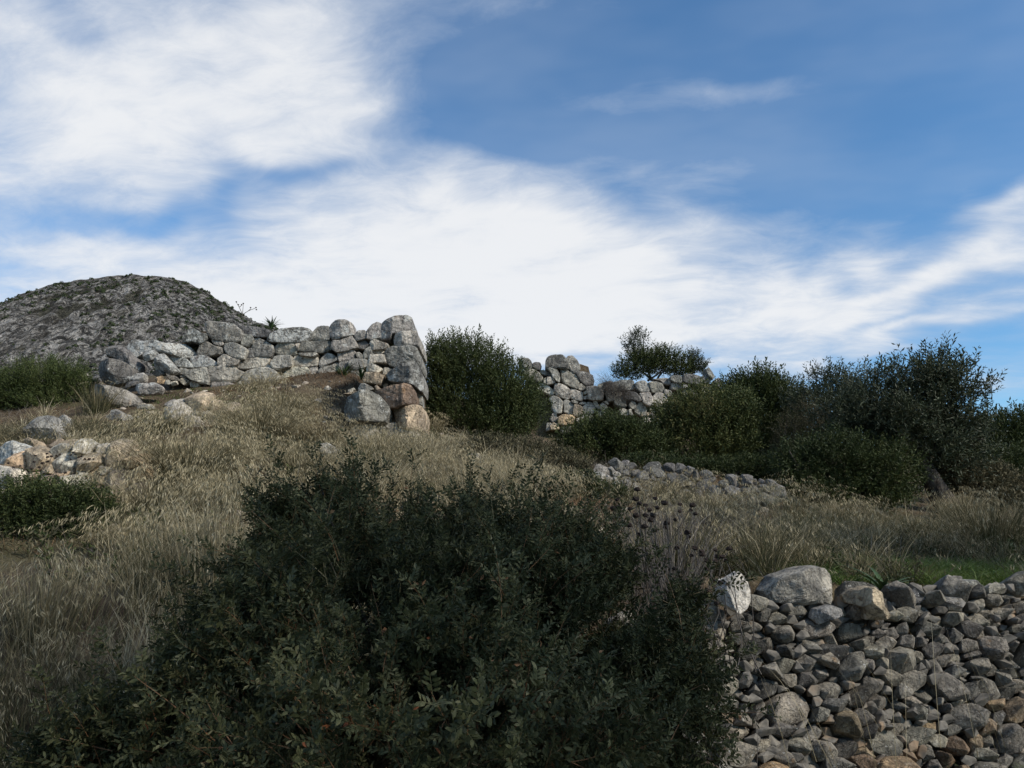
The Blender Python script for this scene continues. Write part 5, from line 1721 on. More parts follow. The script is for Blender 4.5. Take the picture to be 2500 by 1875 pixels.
# ------------------------------------------------------------------ the big foreground bush
def near_bush():
    r = np.random.default_rng(41)
    lob = [(880, 1370, 270, 140, 0.7), (720, 1370, 100, 100, 0.75), (1120, 1380, 230, 130, 0.7), (960, 1255, 140, 55, 0.75), (790, 1255, 130, 55, 0.75), (1120, 1270, 130, 50, 0.75), (680, 1275, 70, 50, 0.8), (1300, 1330, 130, 55, 0.7), (660, 1400, 80, 60, 0.6), (1530, 1480, 160, 90, 0.45), (1600, 1560, 140, 130, 0.45), (1490, 1400, 130, 70, 0.55), (960, 1560, 520, 260, 0.15), (760, 1660, 320, 240, 0.0), (430, 1790, 230, 150, -0.1), (230, 1850, 170, 90, -0.1),
           (1380, 1480, 280, 190, 0.35), (1450, 1700, 280, 230, 0.1), (1620, 1800, 130, 150, 0.1), (1050, 1800, 560, 220, -0.35), (620, 1590, 130, 110, 0.35), (1250, 1620, 300, 220, 0.05)]
    Y = 2.55
    L = lobe_world(lob, Y, 0.55)
    bx = np.array([-0.25, 2.75, 0.0])
    bx[2] = height(bx[0], bx[1])[0] - 0.05
    t = thing('lentisk_bush', 'large dark glossy-leaved bush filling the bottom centre of the foreground', 'bush', bx)
    tw = [near_twig(400 + i) for i in range(10)] + [near_twig(430 + i, True) for i in range(5)]
    twf = [near_twig(400 + i, False, True) for i in range(10)] + [near_twig(430 + i, True, True) for i in range(5)]
    n = 5500
    P, d, rr = crown_points(L, n, r, 0.5, 0.36, 5)
    ok = (P[:, 1] > 1.45) & (P[:, 2] > height(P[:, 0], P[:, 1], False) + 0.05)
    ok &= fbm(P * 4.0, 2, 55) + 0.25 * (P[:, 2] < 1.25) > -0.22       # gaps between the boughs
    P, d = P[ok], d[ok]
    m = len(P)
    dirs = d * 0.8 + np.array([0, -0.12, 0.6]) + r.normal(size=(m, 3)) * 0.35
    s = r.uniform(0.58, 0.88, m)
    P = P - dirs / np.linalg.norm(dirs, axis=1, keepdims=True) * (s * 0.1)[:, None]
    roll = r.uniform(0, 6.28, m)
    which = np.where(r.random(m) < 0.10 + 0.16 * (P[:, 2] > 1.45), r.integers(10, 15, m), r.integers(0, 10, m))
    # the shoots that show largest are parts of their own
    score = P[:, 1] + 0.9 * d[:, 1]
    u = P[:, 0] / P[:, 1]
    vis = (np.abs(u) < 0.66) & (P[:, 2] - CAM_Z > -0.36 * P[:, 1])
    od = np.argsort(np.where(vis, score, 99))[:300]
    mask = np.zeros(m, bool)
    mask[od] = True
    meshes = []
    for k, (tv, tt, ta) in enumerate(twf):
        ob = mesh_obj('leaf_spray', tv, tt, M_LENTISK, None, False, ta)
        meshes.append(ob.data)
        bpy.data.objects.remove(ob)
    Rm = rot_from(dirs, roll)
    for i in od:
        o = bpy.data.objects.new('leaf_spray', meshes[which[i]])
        COL.objects.link(o)
        o.parent = t
        M = Matrix(Rm[i].tolist()).to_4x4() * 1.0
        M = Matrix.Translation(Vector(P[i] - bx)) @ M @ Matrix.Diagonal((s[i], s[i], s[i], 1))
        o.matrix_local = M
    q = ~mask
    sh = 0.45 * fbm(P[q] * 2.2, 2, 9) + r.uniform(-0.08, 0.08, q.sum())
    v, f, a = stamp(tw, P[q] - bx, dirs[q], roll[q], s[q], which[q], sh)
    fo = mesh_obj('foliage', v, f, M_LENTISK, t, False, np.clip(a, 0, 0.97))
    fo['kind'] = 'stuff'
    for k in range(26):
        c, rad = L[k % len(L)]
        end = c + r.normal(size=3) * rad * 0.45
        pth = curve_pts(np.array([r.normal() * 0.25, r.normal() * 0.15, 0.0]), end - bx, 9, 0.12, r)
        tv, tf = tube(pth, np.linspace(0.016, 0.003, 9), 5, 0.1, k)
        mesh_obj('branch', tv, tf, M_BARK, t)
    return t


near_bush()


# ------------------------------------------------------------------ grass
def blades(base, heading, lean, curve, L, width, tint, nseg, sag=0.0, r=RNG):
    n = len(base)
    ts = np.linspace(0, 1, nseg + 1) ** 0.9
    h = np.stack([np.cos(heading), np.sin(heading), np.zeros(n)], 1)
    fa = r.uniform(0, 6.28, n)
    side = np.stack([np.cos(fa), np.sin(fa), np.zeros(n)], 1)
    V, A = [], []
    for k, t in enumerate(ts):
        hor = (lean * t + curve * t * t) * L
        ver = (t - (0.30 * lean + 0.42 * curve + sag) * t * t) * L
        p = base + h * hor[:, None] + np.array([0, 0, 1.0]) * ver[:, None]
        wv = width * (1 - 0.25 * t - 0.6 * t * t)
        if k < nseg:
            V += [p + side * wv[:, None] * 0.5, p - side * wv[:, None] * 0.5]
        else:
            V.append(p)
    m = 2 * nseg + 1
    VV = np.stack(V, 1).reshape(-1, 3)
    tri = []
    for k in range(nseg - 1):
        a = 2 * k
        tri += [(a, a + 1, a + 3), (a, a + 3, a + 2)]
    a = 2 * (nseg - 1)
    tri.append((a, a + 1, a + 2))
    T = (np.array(tri)[None] + (np.arange(n) * m)[:, None, None]).reshape(-1, 3)
    tg = np.array([q for q in ts[:-1] for _ in (0, 1)] + [1.0])
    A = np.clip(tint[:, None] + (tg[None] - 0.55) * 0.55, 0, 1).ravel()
    return VV, T, A, V[-1]


def plumes(tip, heading, L, n_sp, sl, r, width):
    """drooping spikelets along the arched end of a stalk"""
    n = len(tip)
    V, T, A = [], [], []
    hx = np.stack([np.cos(heading), np.sin(heading), np.zeros(n)], 1)
    base = 0
    for k in range(n_sp):
        s = k / n_sp
        p = tip - hx * (s * L * 0.35)[:, None] + np.array([0, 0, 1.0]) * ((s * 0.18 - 0.10 * s * s) * L)[:, None] + r.normal(size=(n, 3)) * 0.006
        d = np.array([0, 0, -1.0]) + hx * r.uniform(0.2, 0.7, (n, 1)) + r.normal(size=(n, 3)) * 0.3
        d /= np.linalg.norm(d, axis=1, keepdims=True)
        q = p + d * (sl * r.uniform(0.6, 1.3, n))[:, None]
        sd = np.cross(d, r.normal(size=(n, 3)))
        sd /= np.linalg.norm(sd, axis=1, keepdims=True)
        mid = (p * 0.5 + q * 0.5)
        V.append(np.stack([p, mid + sd * (width * 0.5)[:, None], q, mid - sd * (width * 0.5)[:, None]], 1).reshape(-1, 3))
        i4 = (np.arange(n) * 4)[:, None, None] + np.array([[0, 1, 2], [0, 2, 3]])[None] + base
        T.append(i4.reshape(-1, 3))
        A.append(np.repeat(r.uniform(0.5, 0.95, n), 4))
        base += n * 4
    return np.concatenate(V), np.concatenate(T), np.concatenate(A)


class Acc:
    def __init__(s):
        s.V, s.T, s.A, s.n = [], [], [], 0

    def add(s, v, t, a):
        s.V.append(v)
        s.T.append(t + s.n)
        s.A.append(a)
        s.n += len(v)

    def build(s, name, mat, parent=None, off=None):
        V = np.concatenate(s.V)
        if off is not None:
            V = V - off
        return mesh_obj(name, V, np.concatenate(s.T), mat, parent, False, np.concatenate(s.A))


def tuft_blades(cx_, cy_, per, hgt, spread, wid, tint, nseg, r, lean=(0.15, 0.6), curve=(0.0, 0.5), sag=0.0):
    n = len(cx_)
    c = np.repeat(np.arange(n), per)
    N = len(c)
    an = r.uniform(0, 6.28, N)
    rad = np.abs(r.normal(size=N)) * spread[c] * 0.5
    x, y = cx_[c] + np.cos(an) * rad, cy_[c] + np.sin(an) * rad
    z = height(x, y) - 0.02
    head = an + r.normal(size=N) * 0.6
    L = hgt[c] * r.uniform(0.55, 1.15, N)
    ln = r.uniform(lean[0], lean[1], N)
    cv = r.uniform(curve[0], curve[1], N)
    tt = np.clip(tint[c] + r.normal(size=N) * 0.16, 0, 1)
    v, t, a, tip = blades(np.stack([x, y, z], 1), head, ln, cv, L, wid[c] * r.uniform(0.7, 1.3, N), tt, nseg, sag, r)
    return v, t, a, tip, head, L


ROCKS = np.array(ROCKS)


def off_rocks(x, y):
    """true where no rock stands and the grass would not hide one"""
    ok = np.ones(len(x), bool)
    for (rx, ry, rr) in ROCKS:
        ok &= ~((np.abs(x - rx) < rr * 1.05) & (y > ry - 0.9) & (y < ry + rr))
    return ok


def field(n, y0, y1, umin, umax, r):
    Y = y0 * (y1 / y0) ** r.random(n)
    u = r.uniform(umin, umax, n)
    return u * Y, Y, 1250 + F_PX * u


r = np.random.default_rng(99)
acc = Acc()
# far and middle slope
x, y, px = field(6800, 6.0, 19.0, -0.80, 0.80, r)
wy = wall_y(x)
left = px < 1430
fz = fbm2(x, y, 0.35, 3, 61)
fh = fbm2(x, y, 1.1, 3, 62)
dn = np.where(px < 860, 0.20, 0.34) + 1.5 * fz + 1.7 * fh
up_ = left & (px < 860)
dn = np.where(up_ & (y > 15.6), dn - 0.8, dn)
dn = np.where((px > 430) & (px < 870) & (y > 12.3), dn - 0.35, dn)
dn = np.where((px > 330) & (px < 560) & (y > 13.8), dn - 0.5, dn)
dn = np.where((px > 330) & (px < 720) & (y > 6.3) & (y < 10.4), np.minimum(dn - 0.85, 0.12), dn)
dn = np.where((px < 340) & (y > 5.0) & (y < 9.0), -1.0, dn)
dn = np.where((px < 340) & (y >= 9.0) & (y < 11.0), dn - 0.6, dn)
dn = np.where((px > 860) & (px < 1300) & (y > 8) & (y < 14.8), dn + 0.7, dn)
dn = np.where((px > 1430) & (px < 1900) & (y > 11.6), dn - 0.9, dn)
dn = np.where((px > 1900) & (y > 14.2), dn - 0.6, dn)
dn = np.where(px > 1600, dn + 0.12, dn)
ok = (r.random(len(x)) < dn) & ~((x > 0.9) & (y < wy + 0.9)) & off_rocks(x, y)
x, y, px, fh = x[ok], y[ok], px[ok], fh[ok]
n = len(x)
hg = 0.28 + 0.14 * fbm2(x, y, 0.5, 2, 63) + 0.22 * fh + r.uniform(-0.08, 0.14, n)
hg = np.where((px > 860) & (px < 1350), hg + 0.14, hg)
hg = np.where((px > 1800), hg + 0.10, hg)
hg = np.clip(hg, 0.08, 0.7)
tn = 0.40 + 0.65 * fbm2(x, y, 0.6, 3, 64) + r.normal(size=n) * 0.22 + np.where((px > 860) & (px < 1350), 0.18, 0) - np.where(px > 1500, 0.22, 0)
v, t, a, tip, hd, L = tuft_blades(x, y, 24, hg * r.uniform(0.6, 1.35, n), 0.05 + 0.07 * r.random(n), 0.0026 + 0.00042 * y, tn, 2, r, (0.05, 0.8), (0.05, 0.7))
acc.add(v, t, a)
sel = r.random(len(tip)) < 0.10
v, t, a = plumes(tip[sel], hd[sel], L[sel], 5, 0.045, r, np.full(sel.sum(), 0.006))
acc.add(v, t, a)
o = acc.build('dry_grass', M_STRAW)
tag(o, 'dry straw-coloured grass covering the slope and the terrace', 'grass', kind='stuff')

# grey-brown dead stems tangled between the tufts
acc = Acc()
x, y, px = field(3600, 5.5, 17.5, -0.72, 0.72, r)
dn = 0.25 + 1.3 * fbm2(x, y, 0.6, 3, 66)
ok = (r.random(len(x)) < dn) & ~((x > 0.9) & (y < wall_y(x) + 0.7)) & off_rocks(x, y)
x, y = x[ok], y[ok]
n = len(x)
v, t, a, tip, hd, L = tuft_blades(x, y, 12, 0.18 + 0.22 * r.random(n), np.full(n, 0.35), 0.0018 + 0.0004 * y, 0.3 + 0.4 * r.random(n), 3, r, (0.2, 1.5), (-0.2, 1.1))
acc.add(v, t, a)
o = acc.build('dead_stems', M_TWIG)
tag(o, 'grey tangled dead stems between the grass tufts', 'dead stems', kind='stuff')

# tall straw of the left foreground
acc = Acc()
x, y, px = field(2700, 2.3, 6.6, -0.85, 0.35, r)
ok = ~((x > -1.0) & (y < 3.7)) & (px < 1450) & ~((px < 340) & (y > 4.3)) & ~((px < 720) & (y > 5.9))
x, y, px = x[ok], y[ok], px[ok]
keep = r.random(len(x)) < 0.60 + 1.3 * fbm2(x, y, 0.8, 3, 71)
x, y, px = x[keep], y[keep], px[keep]
n = len(x)
hg = np.clip(0.47 + 0.25 * fbm2(x, y, 0.9, 2, 72) - 0.16 * (px < 330), 0.2, 0.75)
tn = 0.34 + 0.6 * fbm2(x, y, 0.9, 3, 73) + r.normal(size=n) * 0.2
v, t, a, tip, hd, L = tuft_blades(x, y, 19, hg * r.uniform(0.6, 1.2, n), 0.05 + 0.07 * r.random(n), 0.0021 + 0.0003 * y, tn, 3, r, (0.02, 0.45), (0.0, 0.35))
acc.add(v, t, a)
sel = r.random(len(tip)) < 0.16
v, t, a = plumes(tip[sel], hd[sel], L[sel], 6, 0.035, r, np.full(sel.sum(), 0.004))
acc.add(v, t, a)
o = acc.build('tall_dry_grass', M_STRAW)
tag(o, 'tall dry straw standing in the left foreground beside the big bush', 'grass', kind='stuff')

# russet dead herbs on the mound and slope
acc = Acc()
x, y, px = field(5600, 6.5, 18.0, -0.70, 0.30, r)
dn = 0.05 + 0.9 * fbm2(x, y, 0.5, 3, 81) + np.where((px > 440) & (px < 900) & (y > 12.3), 0.8, 0.0) + np.where((px > 480) & (px < 760) & (y < 12), 0.35, 0.0)
dn = np.where((px > 250) & (px < 540) & (y > 15), dn - 0.7, dn)
ok = (r.random(len(x)) < dn) & off_rocks(x, y)
x, y = x[ok], y[ok]
n = len(x)
v, t, a, tip, hd, L = tuft_blades(x, y, 10, 0.10 + 0.16 * r.random(n), 0.22 + 0.1 * r.random(n), 0.004 + 0.0005 * y, 0.4 + 0.5 * fbm2(x, y, 0.8, 2, 82), 2, r, (0.2, 1.2), (0.1, 0.8))
acc.add(v, t, a)
o = acc.build('russet_herbs', M_RUSSET)
tag(o, 'reddish-brown dead herbs on the mound before the main wall', 'herbs', kind='stuff')

# small leafy herbs between the tufts
x, y, px = field(9000, 5.5, 18.0, -0.72, 0.70, r)
dn = -0.05 + 1.5 * fbm2(x, y, 0.7, 3, 85) + np.where((px > 330) & (px < 720) & (y > 6.3) & (y < 10.4), 0.35, 0.0)
ok = (r.random(len(x)) < dn) & ~((x > 0.9) & (y < wall_y(x) + 0.8)) & off_rocks(x, y)
x, y = x[ok], y[ok]
n = len(x)
hp_ = np.stack([x, y, height(x, y) - 0.02], 1)
for nm, mt, sel, lb in (('dry_herbs', M_DRYLEAF, np.arange(n) % 2 == 0, 'small brown-grey herbs scattered between the grass tufts'), ('green_herbs', M_OLIVEGREEN, np.arange(n) % 2 == 1, 'small dark green herbs scattered between the grass tufts')):
    q = np.repeat(np.where(sel)[0], 3)
    k = len(q)
    v, f, a = stamp(TW_SHRUB, hp_[q] + r.normal(size=(k, 3)) * np.array([0.06, 0.06, 0]), np.array([0, 0, 1.0]) + r.normal(size=(k, 3)) * 0.6, r.uniform(0, 6.28, k), r.uniform(0.10, 0.26, k), r.integers(0, 6, k), r.uniform(-0.4, 0.15, k))
    o = mesh_obj(nm, v, f, mt, None, False, a)
    tag(o, lb, 'herbs', kind='stuff')

# short green grass: below the main wall and on the terrace edge
acc = Acc()
x, y, px = field(5200, 9.0, 18.0, -0.72, 0.0, r)
dn = -0.25 + 0.8 * fbm2(x, y, 0.45, 3, 91) + np.where((px > 330) & (px < 640) & (y > 14.6), 1.0, 0.0)
ok = r.random(len(x)) < dn
x, y = x[ok], y[ok]
n = len(x)
v, t, a, tip, hd, L = tuft_blades(x, y, 8, 0.06 + 0.07 * r.random(n), np.full(n, 0.18), 0.004 + 0.0005 * y, 0.35 + 0.5 * fbm2(x, y, 0.8, 2, 92), 2, r, (0.1, 0.8), (0.1, 0.5))
acc.add(v, t, a)
x = r.uniform(2.1, 5.4, 2600)
y = wall_y(x) + 0.75 + np.abs(r.normal(size=2600)) * 0.75
ok = (r.random(2600) < 0.42 + 0.9 * fbm2(x, y, 1.4, 2, 93))
x, y = x[ok], y[ok]
n = len(x)
v, t, a, tip, hd, L = tuft_blades(x, y, 12, 0.09 + 0.12 * r.random(n), np.full(n, 0.10), np.full(n, 0.009), 0.7 + 0.4 * fbm2(x, y, 0.8, 2, 92), 2, r, (0.2, 1.0), (0.2, 0.7))
acc.add(v, t, a)
# grass along the foot of the dry-stone wall
x = r.uniform(1.6, 4.6, 500)
y = wall_y(x) - 0.12 - np.abs(r.normal(size=500)) * 0.25
n = len(x)
v, t, a, tip, hd, L = tuft_blades(x, y, 10, 0.08 + 0.13 * r.random(n), np.full(n, 0.08), np.full(n, 0.005), 0.2 + 0.5 * r.random(n), 3, r, (0.2, 0.8), (0.2, 0.7))
acc.add(v, t, a)
o = acc.build('green_grass', M_GREENGRASS)
tag(o, 'short fresh green grass below the main wall and behind the dry-stone wall', 'grass', kind='stuff')


def tussock(label, px, py, hgt, spread, n, plume, tint, seed, lean=(0.1, 0.75), curve=(0.1, 0.8), sag=0.0, wk=1.0, mat=None, group='grass tussocks'):
    r = np.random.default_rng(seed)
    b = hit(px, py)
    t = thing('grass_tussock' if group else 'dead_stem_clump', label, 'grass tussock' if group else 'dead stems', b, group)
    Y = b[1]
    g = Acc()
    an = r.uniform(0, 6.28, n)
    rad = np.abs(r.normal(size=n)) * spread * 0.3
    x, y = b[0] + np.cos(an) * rad, b[1] + np.sin(an) * rad
    z = height(x, y) - 0.02
    head = an + r.normal(size=n) * 0.4
    L = hgt * r.uniform(0.5, 1.15, n)
    tt = np.clip(tint + r.normal(size=n) * 0.2, 0, 1)
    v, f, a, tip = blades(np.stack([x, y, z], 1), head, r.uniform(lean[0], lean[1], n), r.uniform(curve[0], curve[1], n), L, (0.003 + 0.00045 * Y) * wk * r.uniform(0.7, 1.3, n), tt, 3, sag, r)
    g.add(v, f, a)
    ob = g.build('blades', mat or M_STRAW, t, np.array(t.location))
    ob['kind'] = 'stuff'
    if plume > 0:
        sel = r.random(n) < plume
        g = Acc()
        g.add(*plumes(tip[sel], head[sel], L[sel], 9, 0.05, r, np.full(sel.sum(), 0.004 + 0.0003 * Y)))
        ob = g.build('plumes', M_STRAW, t, np.array(t.location))
        ob['kind'] = 'stuff'
    return t


tussock('largest pale green tussock with feathery plumes right of the ochre rocks', 455, 1195, 0.9, 0.8, 1500, .45, .36, 1)
tussock('pale tussock in the middle of the slope below the brown mound', 630, 1085, 0.95, 1.0, 1100, .35, .45, 2)
tussock('feathery tussock just left of the grey block of the tower', 690, 1025, 0.8, 0.8, 800, .35, .45, 3)
tussock('small plumed tussock above the cream rock on the slope', 560, 1120, 0.5, 0.5, 400, .30, .45, 4)
tussock('round straw tussock on the left slope right of the tan rubble', 590, 1050, 0.6, 0.6, 600, .35, .55, 31)
tussock('low green tussock left of the tan rubble', 400, 1060, 0.5, 0.5, 500, .25, .25, 32)
tussock('leaning straw tussock below the brown flat stone', 790, 1085, 0.6, 0.6, 600, .35, .6, 33)
tussock('green-based tussock above the foreground bush at left', 720, 1170, 0.6, 0.6, 600, .35, .35, 34)
tussock('drooping plumed tussock on the bare soil left of the foreground bush', 560, 1250, 0.6, 0.6, 600, .5, .5, 35)
tussock('greyish plumed tussock beside the dark shrub at left', 380, 1275, 0.6, 0.6, 600, .5, .4, 36)
tussock('straw tussock directly below the tower', 960, 1125, 0.6, 0.8, 600, .35, .72, 5)
tussock('bright straw tussock right below the tower corner', 1060, 1120, 0.55, 0.7, 600, .35, .78, 6)
tussock('straw tussock beside the pale rock below the bush', 1130, 1175, 0.5, 0.6, 600, .35, .75, 7)
tussock('palest drooping tussock right of the foreground bush top', 1330, 1215, 0.55, 0.6, 700, .45, .80, 8, sag=0.1)
tussock('drooping straw tussock behind the foreground bush at centre right', 1240, 1205, 0.5, 0.6, 600, .40, .78, 9)
tussock('arching plumed tussock in front of the low pale stones', 1760, 1245, 0.75, 0.5, 260, .85, .72, 10, (0.5, 0.95), (0.5, 1.0))
tussock('arching plumed tussock growing over the stone heap', 1620, 1205, 0.6, 0.4, 160, .85, .65, 11, (0.4, 0.95), (0.5, 1.0))
tussock('second arching tussock below the low pale stones', 1730, 1285, 0.7, 0.5, 300, .7, .62, 12, (0.4, 0.95), (0.5, 1.0))
tussock('green-based bushy tussock under the right edge of the olive', 2420, 1350, 0.75, 0.9, 900, .12, .20, 13, (0.05, 0.55), (0.0, 0.4))
tussock('brown grass clump at the foot of the olive trunk', 2350, 1275, 0.6, 0.8, 700, .15, .50, 14, (0.05, 0.5), (0.0, 0.4))
tussock('straw clump in front of the darkest low bush', 2070, 1280, 0.5, 0.9, 600, .25, .55, 15, (0.05, 0.6), (0.0, 0.5))
tussock('plumed weedy clump left of the darkest low bush', 1945, 1260, 0.75, 0.4, 130, .8, .45, 16, (0.05, 0.6), (0.1, 0.7))
tussock('wiry tangled clump behind the white angular rock', 1830, 1370, 0.55, 0.9, 800, .05, .30, 17, (0.3, 1.1), (0.1, 0.9))
tussock('pale green drooping tussock left of the dark shrub, in the near grass', 345, 1340, 0.40, 0.6, 500, .40, .45, 18)
tussock('tall straw stand left of the foreground bush', 540, 1480, 0.75, 0.7, 700, .35, .62, 19, (0.02, 0.3), (0.0, 0.25))
tussock('tall straw clump at the left edge of the foreground', 90, 1560, 0.42, 0.8, 700, .25, .50, 20, (0.02, 0.4), (0.0, 0.3))
tussock('dry plumed weeds at the right side of the tower foot', 1050, 1065, 0.55, 0.5, 160, .6, .55, 21, (0.05, 0.4), (0.1, 0.5))
tussock('spiky dark clump by the big smooth boulder at left', 235, 1010, 0.75, 0.5, 260, .05, .25, 22, (0.02, 0.5), (0.0, 0.3))
tussock('grass clump leaning on the lower part of the main wall', 640, 950, 0.5, 0.6, 350, .2, .68, 23)


tussock('tangle of brown twigs under the round seed heads by the foreground bush', 1640, 1560, 0.75, 0.7, 700, 0, .35, 24, (0.05, 0.8), (-0.1, 0.5), 0, 0.8, M_TWIG, None)
tussock('wiry dead stems behind the seed heads on the terrace', 1690, 1330, 0.6, 1.0, 700, .1, .35, 25, (0.2, 1.1), (0.0, 0.9), 0, 0.8, M_TWIG, None)
tussock('dark wiry clump at the right edge of the terrace', 2250, 1330, 0.5, 1.0, 700, .1, .12, 26, (0.05, 0.7), (0.0, 0.6))


# ------------------------------------------------------------------ strap-leaved plants
def strap_leaf(L, w, arch, seed):
    r = np.random.default_rng(seed)
    ts = np.linspace(0, 1, 8)
    V, T = [], []
    for t in ts:
        p = np.array([arch * t * t * L, 0, (t - 0.35 * arch * t * t) * L])
        ww = w * (0.6 + 0.8 * t) * (1 - t ** 2.2) + 0.0008
        V += [p + np.array([-0.25 * ww, ww, 0.1 * ww]), p + np.array([0.15 * ww, 0, 0]), p + np.array([-0.25 * ww, -ww, 0.1 * ww])]
    for k in range(7):
        for j in (0, 1):
            a = k * 3 + j
            T += [(a, a + 1, a + 4), (a, a + 4, a + 3)]
    return np.array(V), np.array(T)


def strap_plant(label, p, n, L, w, seed, mat=M_STRAP, arch=(0.3, 1.0)):
    r = np.random.default_rng(seed)
    t = thing('strap_leaved_plant', label, 'plant', p, 'strap-leaved plants')
    ms = []
    for k in range(4):
        v, f = strap_leaf(L, w, r.uniform(*arch), k)
        ob = mesh_obj('leaf', v, f, mat, None, True, np.full(len(v), r.uniform(0, 1)))
        ms.append(ob.data)
        bpy.data.objects.remove(ob)
    for i in range(n):
        o = bpy.data.objects.new('leaf', ms[i % 4])
        COL.objects.link(o)
        o.parent = t
        o.rotation_euler = (r.uniform(-0.15, 0.15), r.uniform(-0.05, 0.35), i * 2.4 + r.uniform(-0.3, 0.3))
        s = r.uniform(0.65, 1.1)
        o.scale = (s, s, s)
    return t


strap_plant('dark green strap-leaved plant at the foot of the main wall near the tower', at(838, 930, 17.3), 40, 0.55, 0.016, 1)
strap_plant('small strap-leaved plant between the wall corner and the tower', at(882, 928, 17.0), 22, 0.45, 0.015, 2)
strap_plant('strap-leaved clump growing on top of the main wall against the sky', at(662, 806, 18.6), 46, 0.38, 0.018, 3)
p = hit(2160, 1460)
strap_plant('broad dark strap-leaved plant behind the cream boot-shaped rock', at(2160, 1466, 6.1), 16, 0.34, 0.024, 4, arch=(0.2, 0.8))
strap_plant('green strap-leaved tuft at the bottom edge by the wall foot', (2.25, 5.0, 0.0), 26, 0.24, 0.006, 5)
strap_plant('second strap-leaved tuft at the wall foot, right of the first', (2.75, 5.15, 0.0), 22, 0.22, 0.006, 6)


# ------------------------------------------------------------------ plants with dark seed heads
def head_mesh():
    r = np.random.default_rng(3)
    bm = bmesh.new()
    bmesh.ops.create_icosphere(bm, subdivisions=2, radius=1.0)
    for v in bm.verts:
        k = 1 + 0.35 * r.uniform(-1, 1)
        v.co = Vector((v.co.x * k, v.co.y * k, v.co.z * 0.72 * k))
    me = bpy.data.meshes.new('seed_head')
    bm.to_mesh(me)
    bm.free()
    a = me.attributes.new('tint', 'FLOAT', 'POINT')
    a.data.foreach_set('value', r.uniform(0, 1, len(me.vertices)).astype(np.float32))
    me.materials.append(M_HEAD)
    return me


HEAD = head_mesh()


def seed_plant(label, heads, win, Y, base_px, rad, seed, spread, depth=0.25):
    r = np.random.default_rng(seed)
    b = at(base_px[0], base_px[1], Y)
    b[2] = max(height(b[0], b[1])[0], b[2])
    t = thing('seed_head_plant', label, 'dry plant', b, 'dried plants with seed heads')
    for (hx, hy) in heads:
        Yh = Y + r.uniform(-depth, depth)
        p = at(win[0] + hx / win[2], win[1] + hy / win[2], Yh)
        root = np.array([r.normal() * spread, r.normal() * spread * 0.6, 0.0]) + np.array([(p[0] - b[0]) * 0.35, (p[1] - b[1]) * 0.35, 0])
        pth = curve_pts(root, p - b, 6, 0.035, r)
        tv, tf = tube(pth, np.linspace(0.0028, 0.0012, 6) * (rad / 0.011), 4, 0, 0)
        mesh_obj('stem', tv, tf, M_TWIG, t, True, np.full(len(tv), r.uniform(0, 0.5)))
        o = bpy.data.objects.new('seed_head', HEAD)
        COL.objects.link(o)
        o.parent = t
        o.location = tuple(p - b)
        s = rad * r.uniform(0.8, 1.25)
        o.scale = (s, s, s)
        o.rotation_euler = (r.uniform(-0.3, 0.3), r.uniform(-0.3, 0.3), r.uniform(0, 6))
    return t


W8 = (1200, 1050, 2.765)
seed_plant('dried plant with many round dark seed heads at the right side of the foreground bush',
           [(985, 400), (970, 465), (850, 470), (825, 530), (857, 520), (935, 530), (995, 497), (1037, 507), (1105, 462), (1168, 492), (1118, 525), (1065, 540), (1270, 548), (1345, 540), (1357, 507), (1378, 565),
            (1090, 575), (1042, 577), (975, 577), (863, 573), (1180, 627), (1170, 655), (1240, 605), (1035, 650), (1098, 680), (925, 640), (1320, 690), (1330, 720), (1105, 775), (1350, 845), (1425, 840), (1455, 880),
            (1415, 820), (1525, 855), (1555, 855), (1515, 885), (1585, 880), (1450, 935), (1210, 940), (1235, 935), (1175, 875), (1250, 795), (1370, 795), (1545, 1030), (1595, 1040), (1490, 1015), (1500, 1050),
            (1545, 1090), (1410, 1030), (1460, 1085), (1520, 1170), (1605, 800), (1510, 810), (995, 705), (1075, 605), (1270, 500)], W8, 3.15, (1610, 1640), 0.0105, 1, 0.12)
seed_plant('fine dried plant with small dark heads in front of the ochre rocks',
           [(260, 1395), (345, 1380), (350, 1405), (380, 1400), (415, 1395), (440, 1385), (520, 1390), (555, 1385), (580, 1405), (540, 1370), (625, 1420), (655, 1420), (690, 1420), (520, 1420), (350, 1440), (310, 1450),
            (290, 1480), (250, 1440), (230, 1490), (150, 1470), (180, 1500), (100, 1480), (60, 1450), (600, 1400), (720, 1530), (740, 1560), (640, 1560), (690, 1500), (570, 1560), (480, 1520), (400, 1560)], W1, 8.0, (130, 1230), 0.013, 2, 0.22)

# tall dry flower stalk behind the main wall
b = at(597, 812, 18.7)
st = thing('dry_flower_stalk', 'thin branched dry flower stalk above the main wall against the sky', 'dry plant', b)
fork = at(592, 768, 18.7)
for pts_ in ([(597, 812), (594, 790), (592, 768)], [(592, 768), (584, 750), (577, 738)], [(592, 768), (593, 755), (594, 742)], [(592, 768), (606, 759), (624, 752)], [(606, 759), (611, 755), (612, 752)], [(584, 750), (588, 747), (590, 745)]):
    pp = np.array([at(q[0], q[1], 18.7) - b for q in pts_])
    tv, tf = tube(pp, [0.009, 0.007, 0.005], 5)
    mesh_obj('stalk' if pts_[0] == (597, 812) else 'branch', tv, tf, M_TWIG, st, True, np.full(len(tv), 0.5))
for q in ((577, 737), (594, 741), (625, 751), (612, 751), (590, 744), (626, 756), (582, 744)):
    o = bpy.data.objects.new('seed_head', HEAD)
    COL.objects.link(o)
    o.parent = st
    o.location = tuple(at(q[0], q[1], 18.7) - b)
    o.scale = (0.02, 0.02, 0.02)

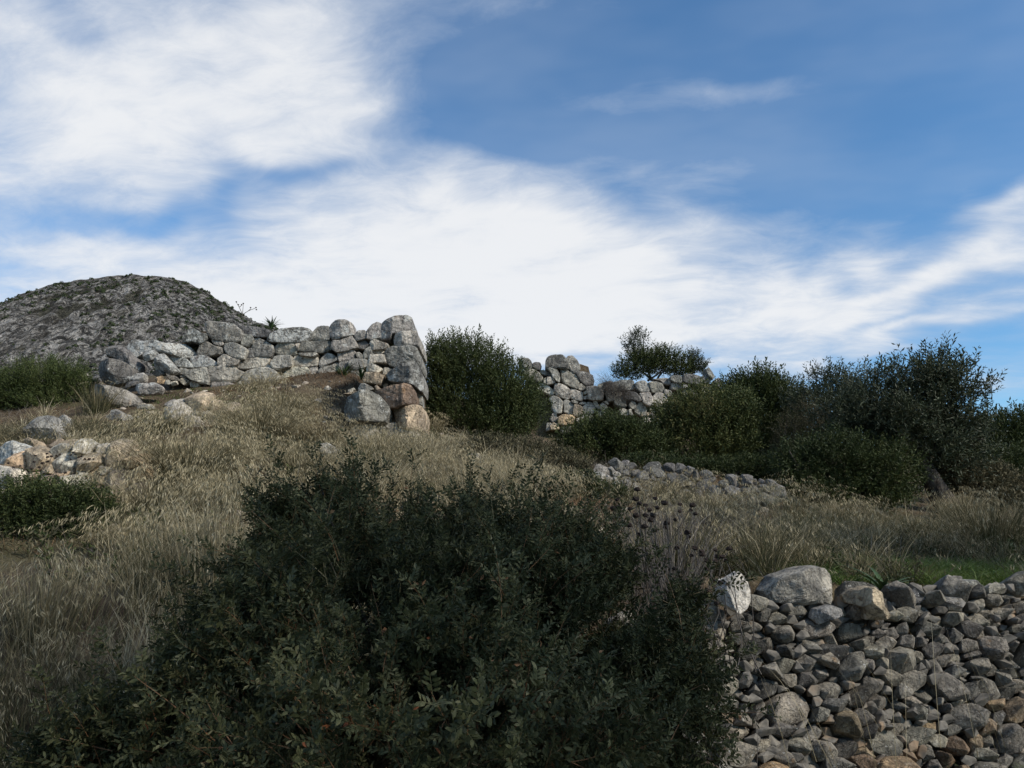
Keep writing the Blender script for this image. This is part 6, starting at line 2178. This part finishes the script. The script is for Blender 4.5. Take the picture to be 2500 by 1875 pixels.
# long straw stalks fallen across the dry-stone wall
r = np.random.default_rng(12)
acc = Acc()
for k in range(26):
    x = r.uniform(1.5, 3.6)
    z0 = r.uniform(0.0, 0.25)
    p = np.array(wall_frame(x, z0, 0.16))[None]
    v, t, a, tip = blades(p, np.array([r.uniform(0.3, 2.9)]), np.array([r.uniform(0.1, 0.5)]), np.array([0.15]), np.array([r.uniform(0.5, 0.95)]), np.array([0.0035]), np.array([r.uniform(0.5, 0.9)]), 3, 0, r)
    acc.add(v, t, a)
o = acc.build('straw_stalks', M_STRAW)
tag(o, 'thin straw stalks leaning against the dry-stone wall', 'straw', kind='stuff')

# gravel and small stones littering the slope
V, T, base = [], [], 0
n = 1100
x, y, px = field(n, 7.0, 18.0, -0.68, 0.35, r)
ok = r.random(n) < 0.35 + 0.9 * fbm2(x, y, 0.5, 3, 33) + np.where((px > 250) & (px < 720), 0.3, 0)
x, y = x[ok], y[ok]
z = height(x, y)
for i in range(len(x)):
    s = r.uniform(0.02, 0.075) * r.uniform(0.6, 1.2) * (1.8 if r.random() < 0.12 else 1.0)
    d = r.normal(size=(10, 3))
    d /= np.linalg.norm(d, axis=1, keepdims=True)
    bm = bmesh.new()
    for q in d:
        bm.verts.new((x[i] + q[0] * s * 1.2, y[i] + q[1] * s, z[i] + q[2] * s * 0.7))
    bmesh.ops.convex_hull(bm, input=bm.verts)
    bm.verts.index_update()
    for v_ in bm.verts:
        V.append(v_.co[:])
    for f_ in bm.faces:
        T.append([q.index + base for q in f_.verts])
    base += len(bm.verts)
    bm.free()
M_PEBBLE, t_, out_ = new_mat('pebble')
g_ = t_.n.new('ShaderNodeNewGeometry')
n_ = t_.noise(g_.outputs['Position'], 3, 3, 0.6)[0]
pbsdf(t_, out_, t_.mix(t_.ramp(n_, 0.35, 0.65), (0.22, 0.19, 0.16), (0.48, 0.42, 0.34)), 0.95, 0.1)
o = mesh_obj('gravel', np.array(V), np.array(T), M_PEBBLE, None, False)
tag(o, 'small pale stones littering the slope', 'gravel', kind='stuff')
